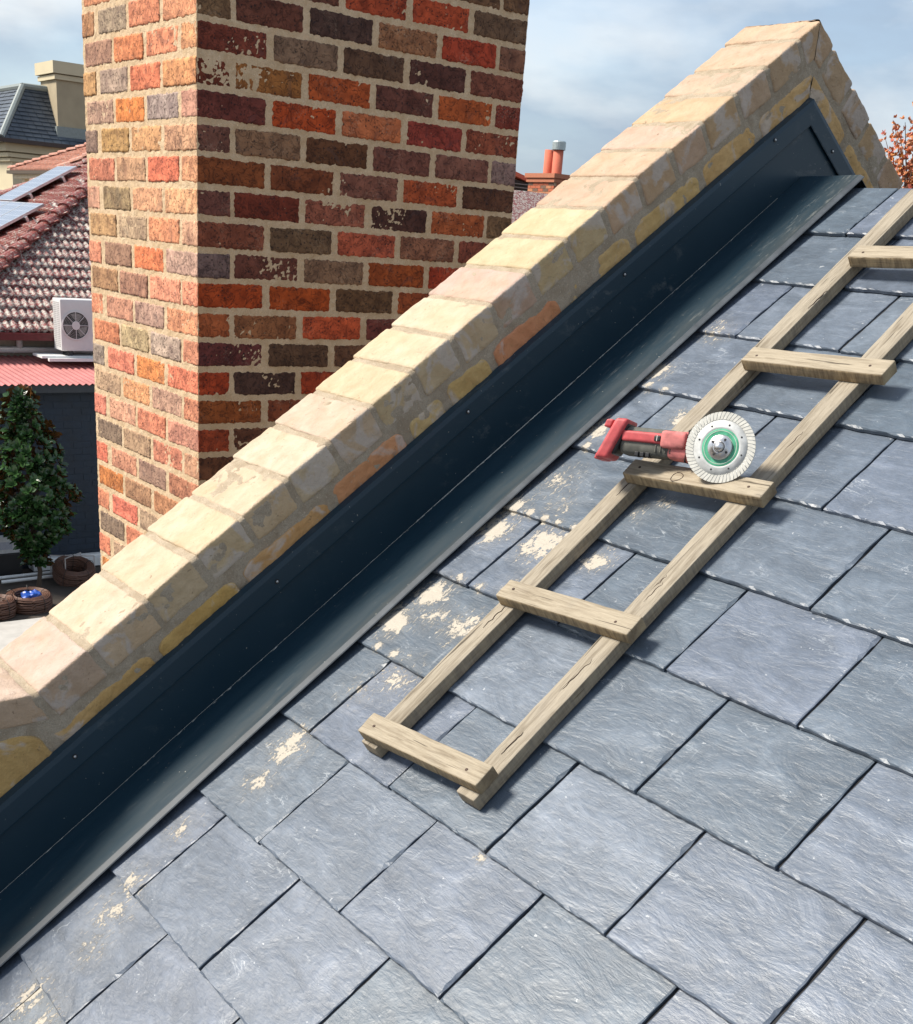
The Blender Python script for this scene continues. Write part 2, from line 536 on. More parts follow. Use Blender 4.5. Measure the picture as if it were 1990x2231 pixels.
def m_metal():
    """dark pre-painted steel, dusty and scuffed, with a sunlit band painted along the lip"""
    t = NT('dark_flashing_paint')
    v = t.coords(False)
    n1 = t.noise(t.scale(v, (6, 1, 1)), 5, 5, 0.6, 0.5)
    n2 = t.noise(t.scale(v, (5, 0.6, 1)), 30, 5, 0.7)
    c = t.mix(n1, (0.004, 0.022, 0.038, 1), (0.012, 0.034, 0.052, 1))
    yy = t.n('ShaderNodeSeparateXYZ', Vector=t.n('ShaderNodeNewGeometry').outputs['Position']).outputs[1]
    wear = t.n('ShaderNodeMapRange', Value=yy)
    wear.inputs['From Min'].default_value = 1.1; wear.inputs['From Max'].default_value = 2.3; wear.inputs['To Min'].default_value = 0.5; wear.inputs['To Max'].default_value = 1.7
    scuff = t.math('MULTIPLY', wear.outputs[0], t.ramp(n2, [(0.55, 0.0), (0.75, 0.5)]))
    scuff = t.math('MULTIPLY', scuff, t.ramp(t.noise(t.scale(v, (3, 1, 1)), 3.3, 3), [(0.46, 0.0), (0.62, 1.0)]))
    c = t.mix(scuff, c, (0.20, 0.21, 0.20, 1))
    px_ = t.n('ShaderNodeSeparateXYZ', Vector=t.n('ShaderNodeNewGeometry').outputs['Position']).outputs[0]
    lip_sun = t.n('ShaderNodeMapRange', Value=px_)  # sunlit band beside the lip, put into the paint colour
    lip_sun.inputs['From Min'].default_value = -1.86; lip_sun.inputs['From Max'].default_value = -1.78
    c = t.mix(t.math('MULTIPLY', lip_sun.outputs[0], t.ramp(n1, [(0.3, 0.05), (0.65, 0.5)])), c, (0.058, 0.057, 0.050, 1))
    dust = t.ramp(t.noise(v, 160, 2), [(0.745, 0.0), (0.77, 0.8)])
    c = t.mix(dust, c, (0.35, 0.34, 0.30, 1))
    r = t.math('ADD', t.math('MULTIPLY', n1, 0.15), t.math('MULTIPLY_ADD', scuff, 0.4, 0.36))
    nm = t.bump(t.noise(t.scale(v, (2.5, .5, 1)), 4, 2), 0.35, 0.014)
    return t.out(c, r, nm, 0.0, 0.42)


def m_wood(name, top, dark, edge=False):
    """sawn, weathered softwood, grain along local x"""
    t = NT(name)
    v = t.coords()
    g = t.noise(t.scale(v, (1.0, 14, 14)), 8, 5, 0.6, 0.8)
    f = t.noise(t.scale(v, (2.0, 40, 40)), 18, 4, 0.6)
    k = t.noise(v, 12, 4, 0.6)
    c = t.ramp(g, [(0.3, dark), (0.52, top), (0.75, (top[0] * 1.12, top[1] * 1.12, top[2] * 1.12, 1))])
    c = t.mix(t.ramp(f, [(0.3, 0.4), (0.55, 0.0)]), c, (dark[0] * 0.6, dark[1] * 0.6, dark[2] * 0.6, 1))
    crack = t.ramp(t.noise(t.scale(v, (1.0, 24, 24)), 6, 3, 0.5, 0.6), [(0.665, 0.0), (0.70, 0.85)])
    c = t.mix(crack, c, (0.06, 0.048, 0.035, 1))
    c = t.mix(t.ramp(k, [(0.55, 0.0), (0.8, 0.45)]), c, (0.27, 0.24, 0.20, 1))
    # the raw, yellower side grain, which the weather has not greyed
    no = t.n('ShaderNodeNewGeometry').outputs['Normal']
    dp = t.n('ShaderNodeVectorMath', operation='DOT_PRODUCT')
    t.set(dp.inputs[0], no); dp.inputs[1].default_value = tuple(N1)
    side = t.ramp(dp.outputs['Value'], [(0.3, 1.0), (0.75, 0.0)])
    c = t.mix(t.math('MULTIPLY', side, 0.75 if edge else 0.35), c, t.ramp(t.noise(t.scale(v, (30, 4, 4)), 6, 4), [(0.35, (0.17, 0.115, 0.06, 1)), (0.65, (0.42, 0.31, 0.17, 1))]))
    nm = t.bump(crack, 0.5, -0.002, t.bump(f, 0.4, 0.0015, t.bump(g, 0.5, 0.002)))
    return t.out(c, 0.85, nm, 0, 0.2)


M = {}
M['brick'] = m_brick('chimney_brick', None, 0.75)
M['brick_end'] = m_brick('chimney_brick_end', 'end_tone', 0.75)  # end faces of corner bricks
M['mortar'] = m_mortar('sand_mortar', (0.66, 0.49, 0.315, 1), (0.76, 0.58, 0.39, 1))
M['cream'] = m_coping()
M['lower'] = m_coping(0.56); M['lower'].name = 'cream_brick_lower'
M['gmortar'] = m_mortar('grey_mortar', (0.27, 0.235, 0.20, 1), (0.37, 0.325, 0.28, 1))
M['slate'] = m_slate()
M['parmortar'] = m_mortar('buff_mortar', (0.38, 0.315, 0.235, 1), (0.52, 0.43, 0.32, 1))
M['metal'] = m_metal()
M['wood'] = m_wood('rail_wood', (0.315, 0.275, 0.215, 1), (0.18, 0.15, 0.11, 1))
M['wood2'] = m_wood('rung_wood', (0.35, 0.30, 0.225, 1), (0.21, 0.17, 0.12, 1), True)
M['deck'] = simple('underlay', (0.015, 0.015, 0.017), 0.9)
M['screw'] = simple('galvanised_screw', (0.5, 0.5, 0.5), 0.35, 0.9)
M['black'] = simple('black_plastic', (0.015, 0.015, 0.016), 0.5)
M['nail'] = simple('rusty_nail', (0.06, 0.035, 0.025), 0.7, 0.3)

# ------------------------------------------------------------------ ground
g = MB()
g.poly([(-400, -400, GZ), (400, -400, GZ), (400, 400, GZ), (-400, 400, GZ)], [(0, 1, 2, 3)])
tag(g.build('ground', simple('dark_soil', (0.06, 0.048, 0.038), 0.95, 0, 0.35, 3, 0.8, 0.02)), kind='structure')
g = MB()
g.box((-13.32, -3, GZ - 0.05), (-9.5, 16, GZ + 0.05))
tag(g.build('path', simple('pale_concrete', (0.42, 0.40, 0.37), 0.9, 0, 0.12, 6, 0.3, 0.004)), kind='structure')

# ------------------------------------------------------------------ our roof
roof = empty('slate_roof', (-0.6, 1.2, -0.85), 'dark blue grey slate roof under the wooden ladder, laid in half lapped courses', 'roof')
X0, X1 = -1.80, 0.55
V0 = -1.05
mb = MB()
mb.poly([RP(-1.93, V0, -0.045), RP(X1, V0, -0.045), RP(X1, vr(-0.045), -0.045), RP(-1.93, vr(-0.045), -0.045),
         RP(-1.93, V0, -0.06), RP(X1, V0, -0.06), RP(X1, vr(-0.06), -0.06), RP(-1.93, vr(-0.06), -0.06)], BOXF)
mb.poly([MP(-1.93, V0, -0.03), MP(X1, V0, -0.03), MP(X1, vr(-0.03), -0.03), MP(-1.93, vr(-0.03), -0.03),
         MP(-1.93, V0, -0.06), MP(X1, V0, -0.06), MP(X1, vr(-0.06), -0.06), MP(-1.93, vr(-0.06), -0.06)], BOXF)
mb.build('underlay', M['deck'], roof)

SLW, SLT = 0.2517, 0.0086


def slate_mesh(w, L, seed, name='slate'):
    """one slate, tail at local y=0, head at y=L: ragged dressed edges and chipped bevels"""
    rs = random.Random(seed)
    out = []
    nx, ny = max(4, int(w / 0.009)), 26
    def jag(a, k): return a * (rs.random() - 0.5) * 2 + a * 0.9 * math.sin(k * 0.7 + seed)
    hw = w / 2
    for i in range(nx): out.append(((-hw + w * i / nx), jag(0.0007, i), 'b'))
    for j in range(ny): out.append((hw + jag(0.0006, j), L * 0.62 * j / ny, 'r'))
    out.append((hw, L, 'r')); out.append((-hw, L, 't'))
    for j in range(ny): out.append((-hw + jag(0.0005, j + 9), L * 0.62 * (ny - j) / ny, 'l'))
    n = len(out)
    inner, mid, low = [], [], []
    run = 0
    for i, (x, y, s) in enumerate(out):
        if s == 'b': d, dz = 0.0012 + 0.0036 * rs.random() ** 2, 0.0022
        elif s == 'r':
            if run <= 0 and rs.random() < 0.05: run = rs.randint(1, 4)
            d, dz = (0.003 + 0.006 * rs.random(), 0.0030) if run > 0 else (0.001 + 0.002 * rs.random(), 0.001)
            run -= 1
        else: d, dz = 0.0012 + 0.001 * rs.random(), 0.0009
        ix = max(-hw + d, min(hw - d, x)) if s != 'l' else -hw + d
        if s == 'r': ix = hw - d
        iy = max(d, min(L - d, y)) if s != 'b' else d
        if s == 'b': ix = max(-hw + 0.003, min(hw - 0.003, x))
        inner.append((ix, iy, 0)); mid.append((x, y, -dz)); low.append((x * 0.996, y + (0.0007 if s == 'b' else 0), -SLT))
    V = inner + mid + low
    F = [tuple(range(n))]
    for i in range(n):
        j = (i + 1) % n
        F.append((i, n + i, n + j, j)); F.append((n + i, 2 * n + i, 2 * n + j, n + j))
    F.append(tuple(range(3 * n - 1, 2 * n - 1, -1)))
    return mesh(name, V, F, M['slate'])


variants = [slate_mesh(0.2466, 0.42, 100 + k) for k in range(14)]
TAILS = [-0.46 - 0.2 * 3, -0.46 - 0.2 * 2, -0.46 - 0.2, -0.46, -0.261, -0.061, 0.140, 0.341, 0.539, 0.741, 0.937, 1.136, 1.332, 1.524, 1.711, 1.891]
rs = random.Random(5)
tilt = 0.0099 / 0.2
joint_shade = MB()  # black strips that darken the slate joints, standing in for shade in the gaps
for ci, tv in enumerate(TAILS):
    par = (ci + 1) % 2
    off = -1.671 + (0.1245 if par else 0.0) - SLW * 2
    k = 0
    while True:
        xl = off + SLW * k
        xr_ = xl + SLW
        k += 1
        if xr_ <= X0 + 0.02: continue
        if xl > X1: break
        L = min(0.42, (2.078 - tv) / 1.0)
        a = max(xl, X0)
        full = (xl >= X0)
        if full and L > 0.41:
            me = variants[rs.randrange(14)]
            cx = (xl + xr_) / 2
        else:
            w = (xr_ - a) - 0.0052
            me = slate_mesh(w, L, rs.randrange(999))
            cx = (a + xr_) / 2
        dz = rs.uniform(-0.0005, 0.0012)
        ta, tb = tv + 0.003, min(tv + 0.22, 2.07)
        ha = -0.0046; hb = -0.0046 - tilt * (tb - ta)
        if xl > X0: joint_shade.poly([RP(xl - .003, ta, ha), RP(xl + .003, ta, ha), RP(xl + .003, tb, hb), RP(xl - .003, tb, hb)], [(0, 1, 2, 3)])
        mm = ROOF_M @ Matrix.Translation((cx + rs.uniform(-0.0006, 0.0006), tv + rs.uniform(-0.0014, 0.0014), dz)) @ \
            Matrix.Rotation(-tilt + rs.uniform(-0.002, 0.002), 4, 'X') @ Matrix.Rotation(rs.uniform(-0.004, 0.004), 4, 'Y') @ Matrix.Rotation(rs.uniform(-0.003, 0.003), 4, 'Z')
        add('slate', me, roof, mm)

o = joint_shade.build('joint_shade_strip', M['deck'], roof); o['kind'] = 'stuff'  # shade strips share the underlay's near-black

# walls under our roof
house_wall = empty('brick_house', (-0.6, 1.2, GZ), 'walls of the house that carry the slate roof', 'house')
mb = MB()
yb = RP(0, V0, 0).y + 0.15
zt = RP(0, V0, -0.2).z
mb.box((-1.93, yb, GZ), (X1, 2 * YR - yb, zt + 0.05))
mb.build('wall', simple('dull_render', (0.3, 0.26, 0.2), 0.9), house_wall)

# ------------------------------------------------------------------ parapet wall
par_w = empty('parapet_wall', (-2.06, 1.2, -0.8), 'cream brick parapet wall with rounded coping climbing beside the dark metal flashing', 'wall')
PX0, PX1 = -2.168, -1.946          # coping, outer and inner flank


def hc(v):                          # height of the coping top
    return 0.253 + 0.0085 * v


def lift(v, h):                     # the wall head levels out at the foot of the slope
    a = 0.66 * max(0.0, 0.050 - v) if v > -0.55 else 0.66 * 0.6
    return a * min(1.0, max(0.0, (h - 0.10) / 0.08))


# mortar body: a sheet that wraps flank, top and outer flank, slightly behind the brick faces
def par_sheet(mirror):
    PF = MP if mirror else RP
    prof = []
    for i in range(34): prof.append((PX1 - 0.0024, 0.085 + (0.252 - 0.085) * i / 33, 0))
    for i in range(1, 5): prof.append((PX1 - 0.0024 - 0.0076 * i / 4, 0.252 + 0.0068 * math.sin(i / 4 * PI / 2), 1))
    for i in range(1, 24): prof.append((PX1 - 0.01 - (PX1 - PX0 - 0.02) * i / 23, 0.2588, 1))
    for i in range(8): prof.append((PX0 + 0.004, 0.245 - i * 0.06, 2))
    n = len(prof)
    va, vb = (-1.0, 2.27)
    nv = 480
    V = []
    for j in range(nv + 1):
        v = va + (vb - va) * j / nv
        for (x, h, s) in prof:
            hh = h + (hc(v) - 0.2605 if h > 0.1 and s != 2 else 0) * min(1, max(0, (h - 0.15) / 0.08))
            vv = v + (vr(hh) - 2.27) if v > 2.0 else v + (vr(hh) - 2.27) * max(0, (v - 1.0))
            if not mirror: hh += lift(vv, hh)
            p = PF(x, vv, hh)
            nz = fbm(p, 70, 3, 3) * 0.0012 + fbm(p, 22, 8, 2) * 0.0022
            if s == 0: p.x += nz + 0.0004
            elif s == 1: p += (Vector((0, -N1.y, N1.z)) if mirror else N1) * nz * 0.9
            else: p.x -= nz
            V.append(p)
    F = []
    for j in range(nv):
        for i in range(n - 1):
            q = (j * n + i, j * n + i + 1, (j + 1) * n + i + 1, (j + 1) * n + i)
            F.append(q if mirror else q[::-1])
    return V, F


for mir in (False, True):
    V, F = par_sheet(mir)
    add('mortar', mesh('mortar', V, F, M['parmortar'], True), par_w)
# wall body down to the ground
mb = MB()
pts = []
for x in (-2.16, -1.951):
    lo_y = RP(0, -1.0, 0.0).y
    pts += [(x, lo_y, GZ), (x, 2 * YR - lo_y, GZ), (x, 2 * YR - lo_y, RP(0, -1.0, 0.0).z + 0.1), (x, YR, RP(0, vr(0.2), 0.2).z), (x, lo_y, RP(0, -1.0, 0.0).z + 0.1)]
mb.poly(pts, [(4, 3, 2, 1, 0), (5, 6, 7, 8, 9), (0, 1, 6, 5), (1, 2, 7, 6), (2, 3, 8, 7), (3, 4, 9, 8), (4, 0, 5, 9)])
mb.build('wall', M['gmortar'], par_w)

JV = [-0.96, -0.845, -0.735, -0.625, -0.515, -0.40, -0.288, -0.178, -0.066, 0.050, 0.172, 0.300, 0.416, 0.530, 0.643, 0.755, 0.867, 0.978, 1.088, 1.200, 1.312, 1.424, 1.535, 1.645, 1.752, 1.858, 1.972, 2.078, 2.192, 2.300]
# body colours from the apex down the near slope (pale cream, yellow, pink)
CRM = [(0.467, 0.348, 0.258), (0.446, 0.343, 0.258), (0.457, 0.348, 0.271), (0.478, 0.353, 0.239), (0.457, 0.338, 0.271), (0.467, 0.348, 0.258), (0.457, 0.338, 0.258),
       (0.478, 0.388, 0.258), (0.478, 0.395, 0.265), (0.467, 0.348, 0.296), (0.487, 0.409, 0.317), (0.487, 0.404, 0.296), (0.497, 0.409, 0.285), (0.478, 0.384, 0.304),
       (0.497, 0.419, 0.323), (0.478, 0.384, 0.285), (0.487, 0.404, 0.296), (0.497, 0.409, 0.304), (0.497, 0.399, 0.310), (0.467, 0.368, 0.310), (0.467, 0.364, 0.296), (0.487, 0.399, 0.296)]
rs = random.Random(21)
NB = len(JV) - 1
for mir in (False, True):
    PF = MP if mir else RP
    for i in range(NB):
        idx = NB - 1 - i
        va, vb = JV[idx] + 0.0050, JV[idx + 1] - 0.0050
        if mir and vb < 1.0: continue
        last = (i == 0)
        Hh = 0.066 + rs.uniform(-0.002, 0.003)
        vm = (va + vb) / 2
        ht = hc(vm) + rs.uniform(-0.0005, 0.002)
        V, F = rbox(vb - va, PX1 - PX0, Hh, 0.006, 26, 44, 16, 0.0016, 34, rs.uniform(0, 50), 3, 0.0028)
        out = []
        for p in V:
            # outline a little rounded on the flank, as hand made bricks are
            kx = max(0.0, p.y / ((PX1 - PX0) / 2))
            hh = ht - Hh / 2 + p.z
            if not mir: hh += lift(vm + p.x, hh)
            q = PF((PX0 + PX1) / 2 + p.y, min(vm + p.x, vr(hh) - 0.0003), hh)
            out.append(q)
        if mir: F = [f[::-1] for f in F]
        cen = sum(out, Vector()) / len(out)
        o = add('brick', mesh('brick', [q - cen for q in out], [f for f in F], M['cream'], True), par_w, Matrix.Translation(cen))
        c = CRM[min(i, len(CRM) - 1)]
        j = rs.uniform(0.95, 1.05)
        o.color = (c[0] * j, c[1] * j, c[2] * j, 1)
# course under the coping
JL = [-0.9, -0.66, -0.43, -0.20, 0.018, 0.254, 0.463, 0.699, 0.905, 1.015, 1.148, 1.36, 1.58, 1.812, 2.005, 2.232]
LC = {0: (0.525, 0.362, 0.163), 1: (0.525, 0.350, 0.163), 2: (0.525, 0.350, 0.150), 3: (0.500, 0.350, 0.163), 4: (0.512, 0.350, 0.163), 5: (0.500, 0.344, 0.138),
      6: (0.525, 0.325, 0.163), 7: (0.562, 0.294, 0.169), 8: (0.537, 0.413, 0.225), 9: (0.525, 0.388, 0.188), 10: (0.575, 0.275, 0.163), 11: (0.537, 0.400, 0.213),
      12: (0.550, 0.400, 0.200), 13: (0.562, 0.388, 0.200), 14: (0.575, 0.400, 0.213)}
for mir in (False, True):
    PF = MP if mir else RP
    for i in range(len(JL) - 1):
        va, vb = JL[i] + 0.009, JL[i + 1] - 0.009
        if mir and vb < 1.0: continue
        vm = (va + vb) / 2
        top = hc(vm) - 0.079 + rs.uniform(-0.005, 0.003)
        Hh = 0.095
        V, F = rbox(vb - va, 0.06, Hh, 0.007, 50, 6, 22, 0.0024, 55, rs.uniform(0, 50), 3, 0.0045)
        out = []
        for p in V:
            e = max(0, abs(p.x) / ((vb - va) / 2) - 0.75) * 4
            hh = top - Hh / 2 + p.z - (0.012 * e * e if p.z > 0 else 0)
            if not mir: hh += lift(vm + p.x, hh)
            q = PF(PX1 - 0.0305 + p.y + 0.0012, min(vm + p.x, vr(hh) - 0.004), hh)
            out.append(q)
        if mir: F = [f[::-1] for f in F]
        cen = sum(out, Vector()) / len(out)
        o = add('brick', mesh('brick', [q - cen for q in out], F, M['lower'], True), par_w, Matrix.Translation(cen))
        c = LC[i]
        o.color = (c[0], c[1], c[2], 1)

# ------------------------------------------------------------------ flashing
fl = empty('metal_flashing', RP(-1.86, 0.6, 0.01), 'dark painted metal flashing running up the foot of the cream parapet', 'flashing')


def extrude_profile(prof, mirror=False, va=-1.0, vend=None, nv=60, wob=0.0, closed=False):
    PF = MP if mirror else RP
    n = len(prof)
    V = []
    for j in range(nv + 1):
        for (x, h) in prof:
            ve = vr(h) if vend is None else vend
            v = va + (ve - va) * j / nv
            p = PF(x, v, h)
            if wob: p += N1 * wob * noise.noise(Vector((x * 6, v * 3.0, 1.3))) if not mirror else Vector()
            V.append(p)
    F = []
    m = n if closed else n - 1
    for j in range(nv):
        for i in range(m):
            k = (i + 1) % n
            q = (j * n + i, j * n + k, (j + 1) * n + k, (j + 1) * n + i)
            F.append(q[::-1] if mirror else q)
    if closed:
        F.append(tuple(range(n))); F.append(tuple(range(nv * n + n - 1, nv * n - 1, -1)))
    return V, F


for mir in (False, True):
    # upstand against the wall
    V, F = extrude_profile([(-1.9335, 0.006), (-1.9335, 0.125), (-1.9345, 0.125), (-1.9345, 0.004)], mir, -1.0 if not mir else 1.2, closed=True)
    add('upstand', mesh('upstand', V, F, M['metal']), fl)
    # cover strip
    V, F = extrude_profile([(-1.9315, 0.099), (-1.9275, 0.0985), (-1.9270, 0.101), (-1.9275, 0.134), (-1.9300, 0.143), (-1.9445, 0.1465), (-1.9445, 0.1455), (-1.9315, 0.139)], mir, -1.0 if not mir else 1.2, closed=True)
    add('cover_strip', mesh('cover_strip', V, F, M['metal']), fl)
# apron lying on the slates
prof = [(-1.9325, 0.0085), (-1.900, 0.0090), (-1.85, 0.0102), (-1.80, 0.0128), (-1.7775, 0.0142), (-1.7755, 0.0142), (-1.7665, 0.0094), (-1.7662, 0.0080), (-1.776, 0.0126), (-1.80, 0.0114), (-1.85, 0.009), (-1.9325, 0.0068)]
V, F = extrude_profile(prof, False, -1.0, 2.092, 120, 0.0022, True)
add('apron', mesh('apron', V, F, M['metal'], False), fl)
V, F = extrude_profile([(-1.7745, 0.0150), (-1.7655, 0.0106), (-1.7640, 0.0090), (-1.7655, 0.0074), (-1.7750, 0.0134)], False, -1.0, 2.092, 60, 0.0022, True)
add('folded_edge', mesh('folded_edge', V, F, simple('sky_lit_edge', (0.07, 0.08, 0.09), 0.5, 0.1, 0.25, 30), False), fl)  # edge kept paler than the apron: sky reflection put into its colour
V, F = extrude_profile(prof, True, 1.2, 2.08, 20, 0.0, True)
add('apron', mesh('apron', V, F, M['metal'], False), fl)
# dust in the fold
rs = random.Random(3)
mb = MB()
for k in range(700):
    v = rs.uniform(-0.3, 2.0) if rs.random() < 0.15 else rs.gauss(1.12, 0.16)
    s = rs.uniform(0.00025, 0.0006) * (2.4 if rs.random() < 0.03 else 1)
    p = RP(-1.9315 + abs(rs.gauss(0, 0.0012)), v, 0.0092)
    L = s * rs.uniform(2, 16)
    mb.poly([p + U1 * L, p + Vector((s, 0, 0)), p - U1 * L, p + Vector((-s * .6, 0, 0)), p + N1 * s], [(0, 1, 4), (1, 2, 4), (2, 3, 4), (3, 0, 4)])
mb.tube([RP(-1.9318, -1.0 + 0.05 * k, 0.0093 + 0.0022 * noise.noise(Vector((-1.9318 * 6, (-1.0 + 0.05 * k) * 3.0, 1.3)))) for k in range(61)], 0.00032, 4)
o = mb.build('dust', simple('mortar_dust', (0.40, 0.40, 0.37), 0.95), fl); o['kind'] = 'stuff'


def screw_at(P, par, nrm):
    mb = MB()
    q = nrm.to_track_quat('Z', 'Y').to_matrix().to_4x4()
    m = Matrix.Translation(P) @ q
    mb.lathe([(0.0001, 0.0004), (0.0046, 0.0004), (0.0046, 0.0012), (0.0001, 0.0012)], m, 14)
    o1 = mb.build('washer', M['black'], par)
    mb = MB()
    mb.lathe([(0.0001, 0.0034), (0.0016, 0.0032), (0.0026, 0.0022), (0.0028, 0.0008)], m, 12)
    return mb.build('screw', M['screw'], par)


def hit_x(px, py, X):
    r = wray(px, py); return r * (X / r.x)


for px, py in ((163.5, 1648), (604, 1267), (1020, 897), (1361, 598), (1689, 305), (1814, 330)):
    screw_at(hit_x(px, py, -1.9272), fl, Vector((1, 0, 0)))

# ------------------------------------------------------------------ chimney
XC, YC = -3.233, 1.524
chim = empty('brick_chimney', (-3.64, 2.07, GZ), 'broad mottled red and brown brick chimney rising behind the cream parapet', 'chimney')
CZ0, CZ1 = -1.40, 1.12
PITCH = 0.0806
LX, LY = 0.8076, 1.103


def wall_sheet(fn, nu, nv, amp, nrm):
    V = []
    for j in range(nv + 1):
        for i in range(nu + 1):
            p = fn(i / nu, j / nv)
            d = fbm(p, 85, 1, 2) * amp + fbm(p, 240, 6, 1) * amp * 0.5 + fbm(p, 14, 4, 1) * amp * 0.8
            V.append(p + nrm * d)
    F = [(j * (nu + 1) + i, j * (nu + 1) + i + 1, (j + 1) * (nu + 1) + i + 1, (j + 1) * (nu + 1) + i) for j in range(nv) for i in range(nu)]
    return V, F


MD = 0.0021
V, F = wall_sheet(lambda a, b: Vector((XC - MD, YC + MD * .6 + (LY - MD) * a, CZ0 + (CZ1 - CZ0) * b)), 230, 480, 0.0017, Vector((1, 0, 0)))
add('mortar', mesh('mortar', V, F, M['mortar'], True), chim)
V, F = wall_sheet(lambda a, b: Vector((XC - LX + MD + (LX - MD * 1.6) * a, YC + MD, CZ0 + (CZ1 - CZ0) * b)), 170, 480, 0.0017, Vector((0, -1, 0)))
add('mortar', mesh('mortar', V, F, M['mortar'], True), chim)
mb = MB()
mb.box((XC - LX + 0.005, YC + 0.0075, GZ), (XC - 0.0075, YC + LY - 0.004, CZ1 - 0.004))
mb.build('chimney_core', M['mortar'], chim)

# colours as seen, with light and shade partly kept in: right flank (in the shade), rows from the top, then the left flank (in the sun)
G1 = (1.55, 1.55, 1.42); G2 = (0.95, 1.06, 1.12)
RROWS = {  # row number: colours; row 1 top is z=0.493, kind A (full brick at the corner)
    -4: [(90, 50, 42), (120, 60, 45), (100, 60, 48), (95, 45, 42), (100, 50, 45)],
    -3: [(80, 55, 45), (95, 60, 50), (150, 75, 50), (110, 55, 45), (105, 50, 48), (100, 48, 45)],
    -2: [(110, 70, 52), (90, 55, 45), (145, 62, 35), (160, 66, 40), (90, 72, 55)],
    -1: [(100, 85, 65), (82, 52, 45), (145, 60, 38), (158, 65, 40), (88, 75, 62), (110, 60, 50)],
    0: [(100, 85, 65), (82, 50, 44), (56, 46, 46), (135, 98, 72), (150, 55, 38), (112, 82, 70)],
    1: [(95, 45, 38), (105, 92, 80), (72, 58, 48), (62, 40, 40), (108, 65, 56)],
    2: [(85, 38, 28), (130, 88, 46), (155, 72, 36), (80, 50, 48), (165, 82, 42), (110, 45, 38)],
    3: [(84, 42, 42), (165, 66, 30), (172, 100, 66), (125, 50, 46), (128, 68, 52)],
    4: [(95, 66, 62), (115, 94, 76), (76, 52, 36), (96, 62, 58), (110, 76, 70), (120, 106, 110)],
    5: [(105, 58, 32), (98, 54, 34), (105, 70, 64), (155, 72, 42), (72, 50, 40)],
    6: [(95, 62, 60), (90, 38, 30), (132, 80, 68), (58, 40, 40), (155, 82, 48), (100, 84, 64)],
    7: [(105, 60, 48), (88, 76, 60), (168, 84, 64), (125, 88, 72), (120, 66, 56)],
    8: [(96, 88, 94), (85, 52, 48), (116, 98, 82), (140, 68, 32), (155, 56, 36), (110, 60, 45)],
    9: [(150, 60, 26), (150, 65, 26), (84, 68, 50), (140, 70, 40), (100, 55, 40)],
    10: [(150, 82, 50), (125, 86, 60), (185, 82, 52), (95, 50, 50), (120, 60, 45), (100, 50, 40)],
    11: [(78, 40, 46), (72, 60, 50), (98, 74, 58), (110, 60, 45), (90, 50, 40)],
    12: [(150, 56, 32), (56, 46, 46), (155, 60, 36), (100, 60, 45), (90, 50, 40), (100, 50, 40)],
    13: [(125, 70, 36), (112, 60, 42), (90, 60, 45), (90, 50, 40), (100, 50, 40)],
    14: [(140, 60, 38), (90, 62, 50), (90, 60, 45), (90, 50, 40), (100, 50, 40), (90, 60, 45)],
    15: [(85, 58, 44), (112, 60, 42), (90, 60, 45), (90, 50, 40), (100, 50, 40)],
}
LROWS = {  # listed left to right
    -1: [(215, 140, 100), (190, 150, 115), (220, 145, 105), (205, 145, 115)],
    0: [(170, 120, 82), (150, 135, 115), (215, 130, 95), (225, 150, 110)],
    1: [(165, 125, 105), (215, 125, 80), (220, 135, 100), (215, 150, 105)],
    2: [(190, 145, 95), (165, 145, 130), (220, 118, 84), (220, 150, 100)],
    3: [(180, 145, 125), (225, 128, 64), (160, 145, 140), (200, 145, 125)],
    4: [(125, 105, 95), (180, 140, 85), (215, 160, 110), (205, 155, 120)],
    5: [(195, 115, 90), (195, 150, 115), (225, 113, 84), (215, 150, 110)],
    6: [(205, 150, 125), (150, 130, 95), (225, 165, 125), (230, 170, 125)],
    7: [(185, 145, 100), (185, 160, 130), (225, 145, 105), (210, 160, 130)],
    8: [(225, 140, 110), (150, 115, 95), (235, 125, 80), (185, 150, 135)],
    9: [(165, 125, 90), (165, 120, 100), (235, 150, 120), (235, 145, 115)],
    10: [(230, 145, 110), (200, 140, 115), (180, 145, 130), (225, 150, 110)],
    11: [(200, 120, 85), (185, 165, 125), (180, 160, 145), (215, 140, 110)],
    12: [(140, 130, 120), (235, 130, 105), (225, 135, 75), (230, 125, 95)],
    13: [(185, 155, 125), (230, 160, 110), (185, 145, 125), (205, 130, 100)],
    14: [(225, 130, 110), (225, 165, 135), (220, 130, 100), (200, 135, 115)],
    15: [(120, 105, 90), (175, 145, 115), (205, 125, 100), (190, 140, 110)],
    16: [(225, 115, 90), (205, 140, 112), (150, 120, 105), (170, 110, 85)],
    17: [(195, 115, 60), (160, 120, 90), (175, 120, 85), (190, 130, 100)],
    18: [(225, 140, 105), (225, 115, 95), (165, 140, 115), (190, 130, 100)],
    19: [(120, 105, 90), (210, 125, 95), (190, 130, 100), (190, 130, 100)],
    20: [(225, 130, 100), (175, 145, 120), (190, 130, 100), (190, 130, 100)],
    21: [(200, 125, 70), (190, 130, 100), (190, 130, 100), (190, 130, 100)],
}


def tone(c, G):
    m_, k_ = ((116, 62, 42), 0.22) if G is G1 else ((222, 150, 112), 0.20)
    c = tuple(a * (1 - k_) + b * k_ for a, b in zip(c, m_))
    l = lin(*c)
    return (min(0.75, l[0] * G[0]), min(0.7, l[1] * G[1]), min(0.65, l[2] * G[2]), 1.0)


bvar = {}


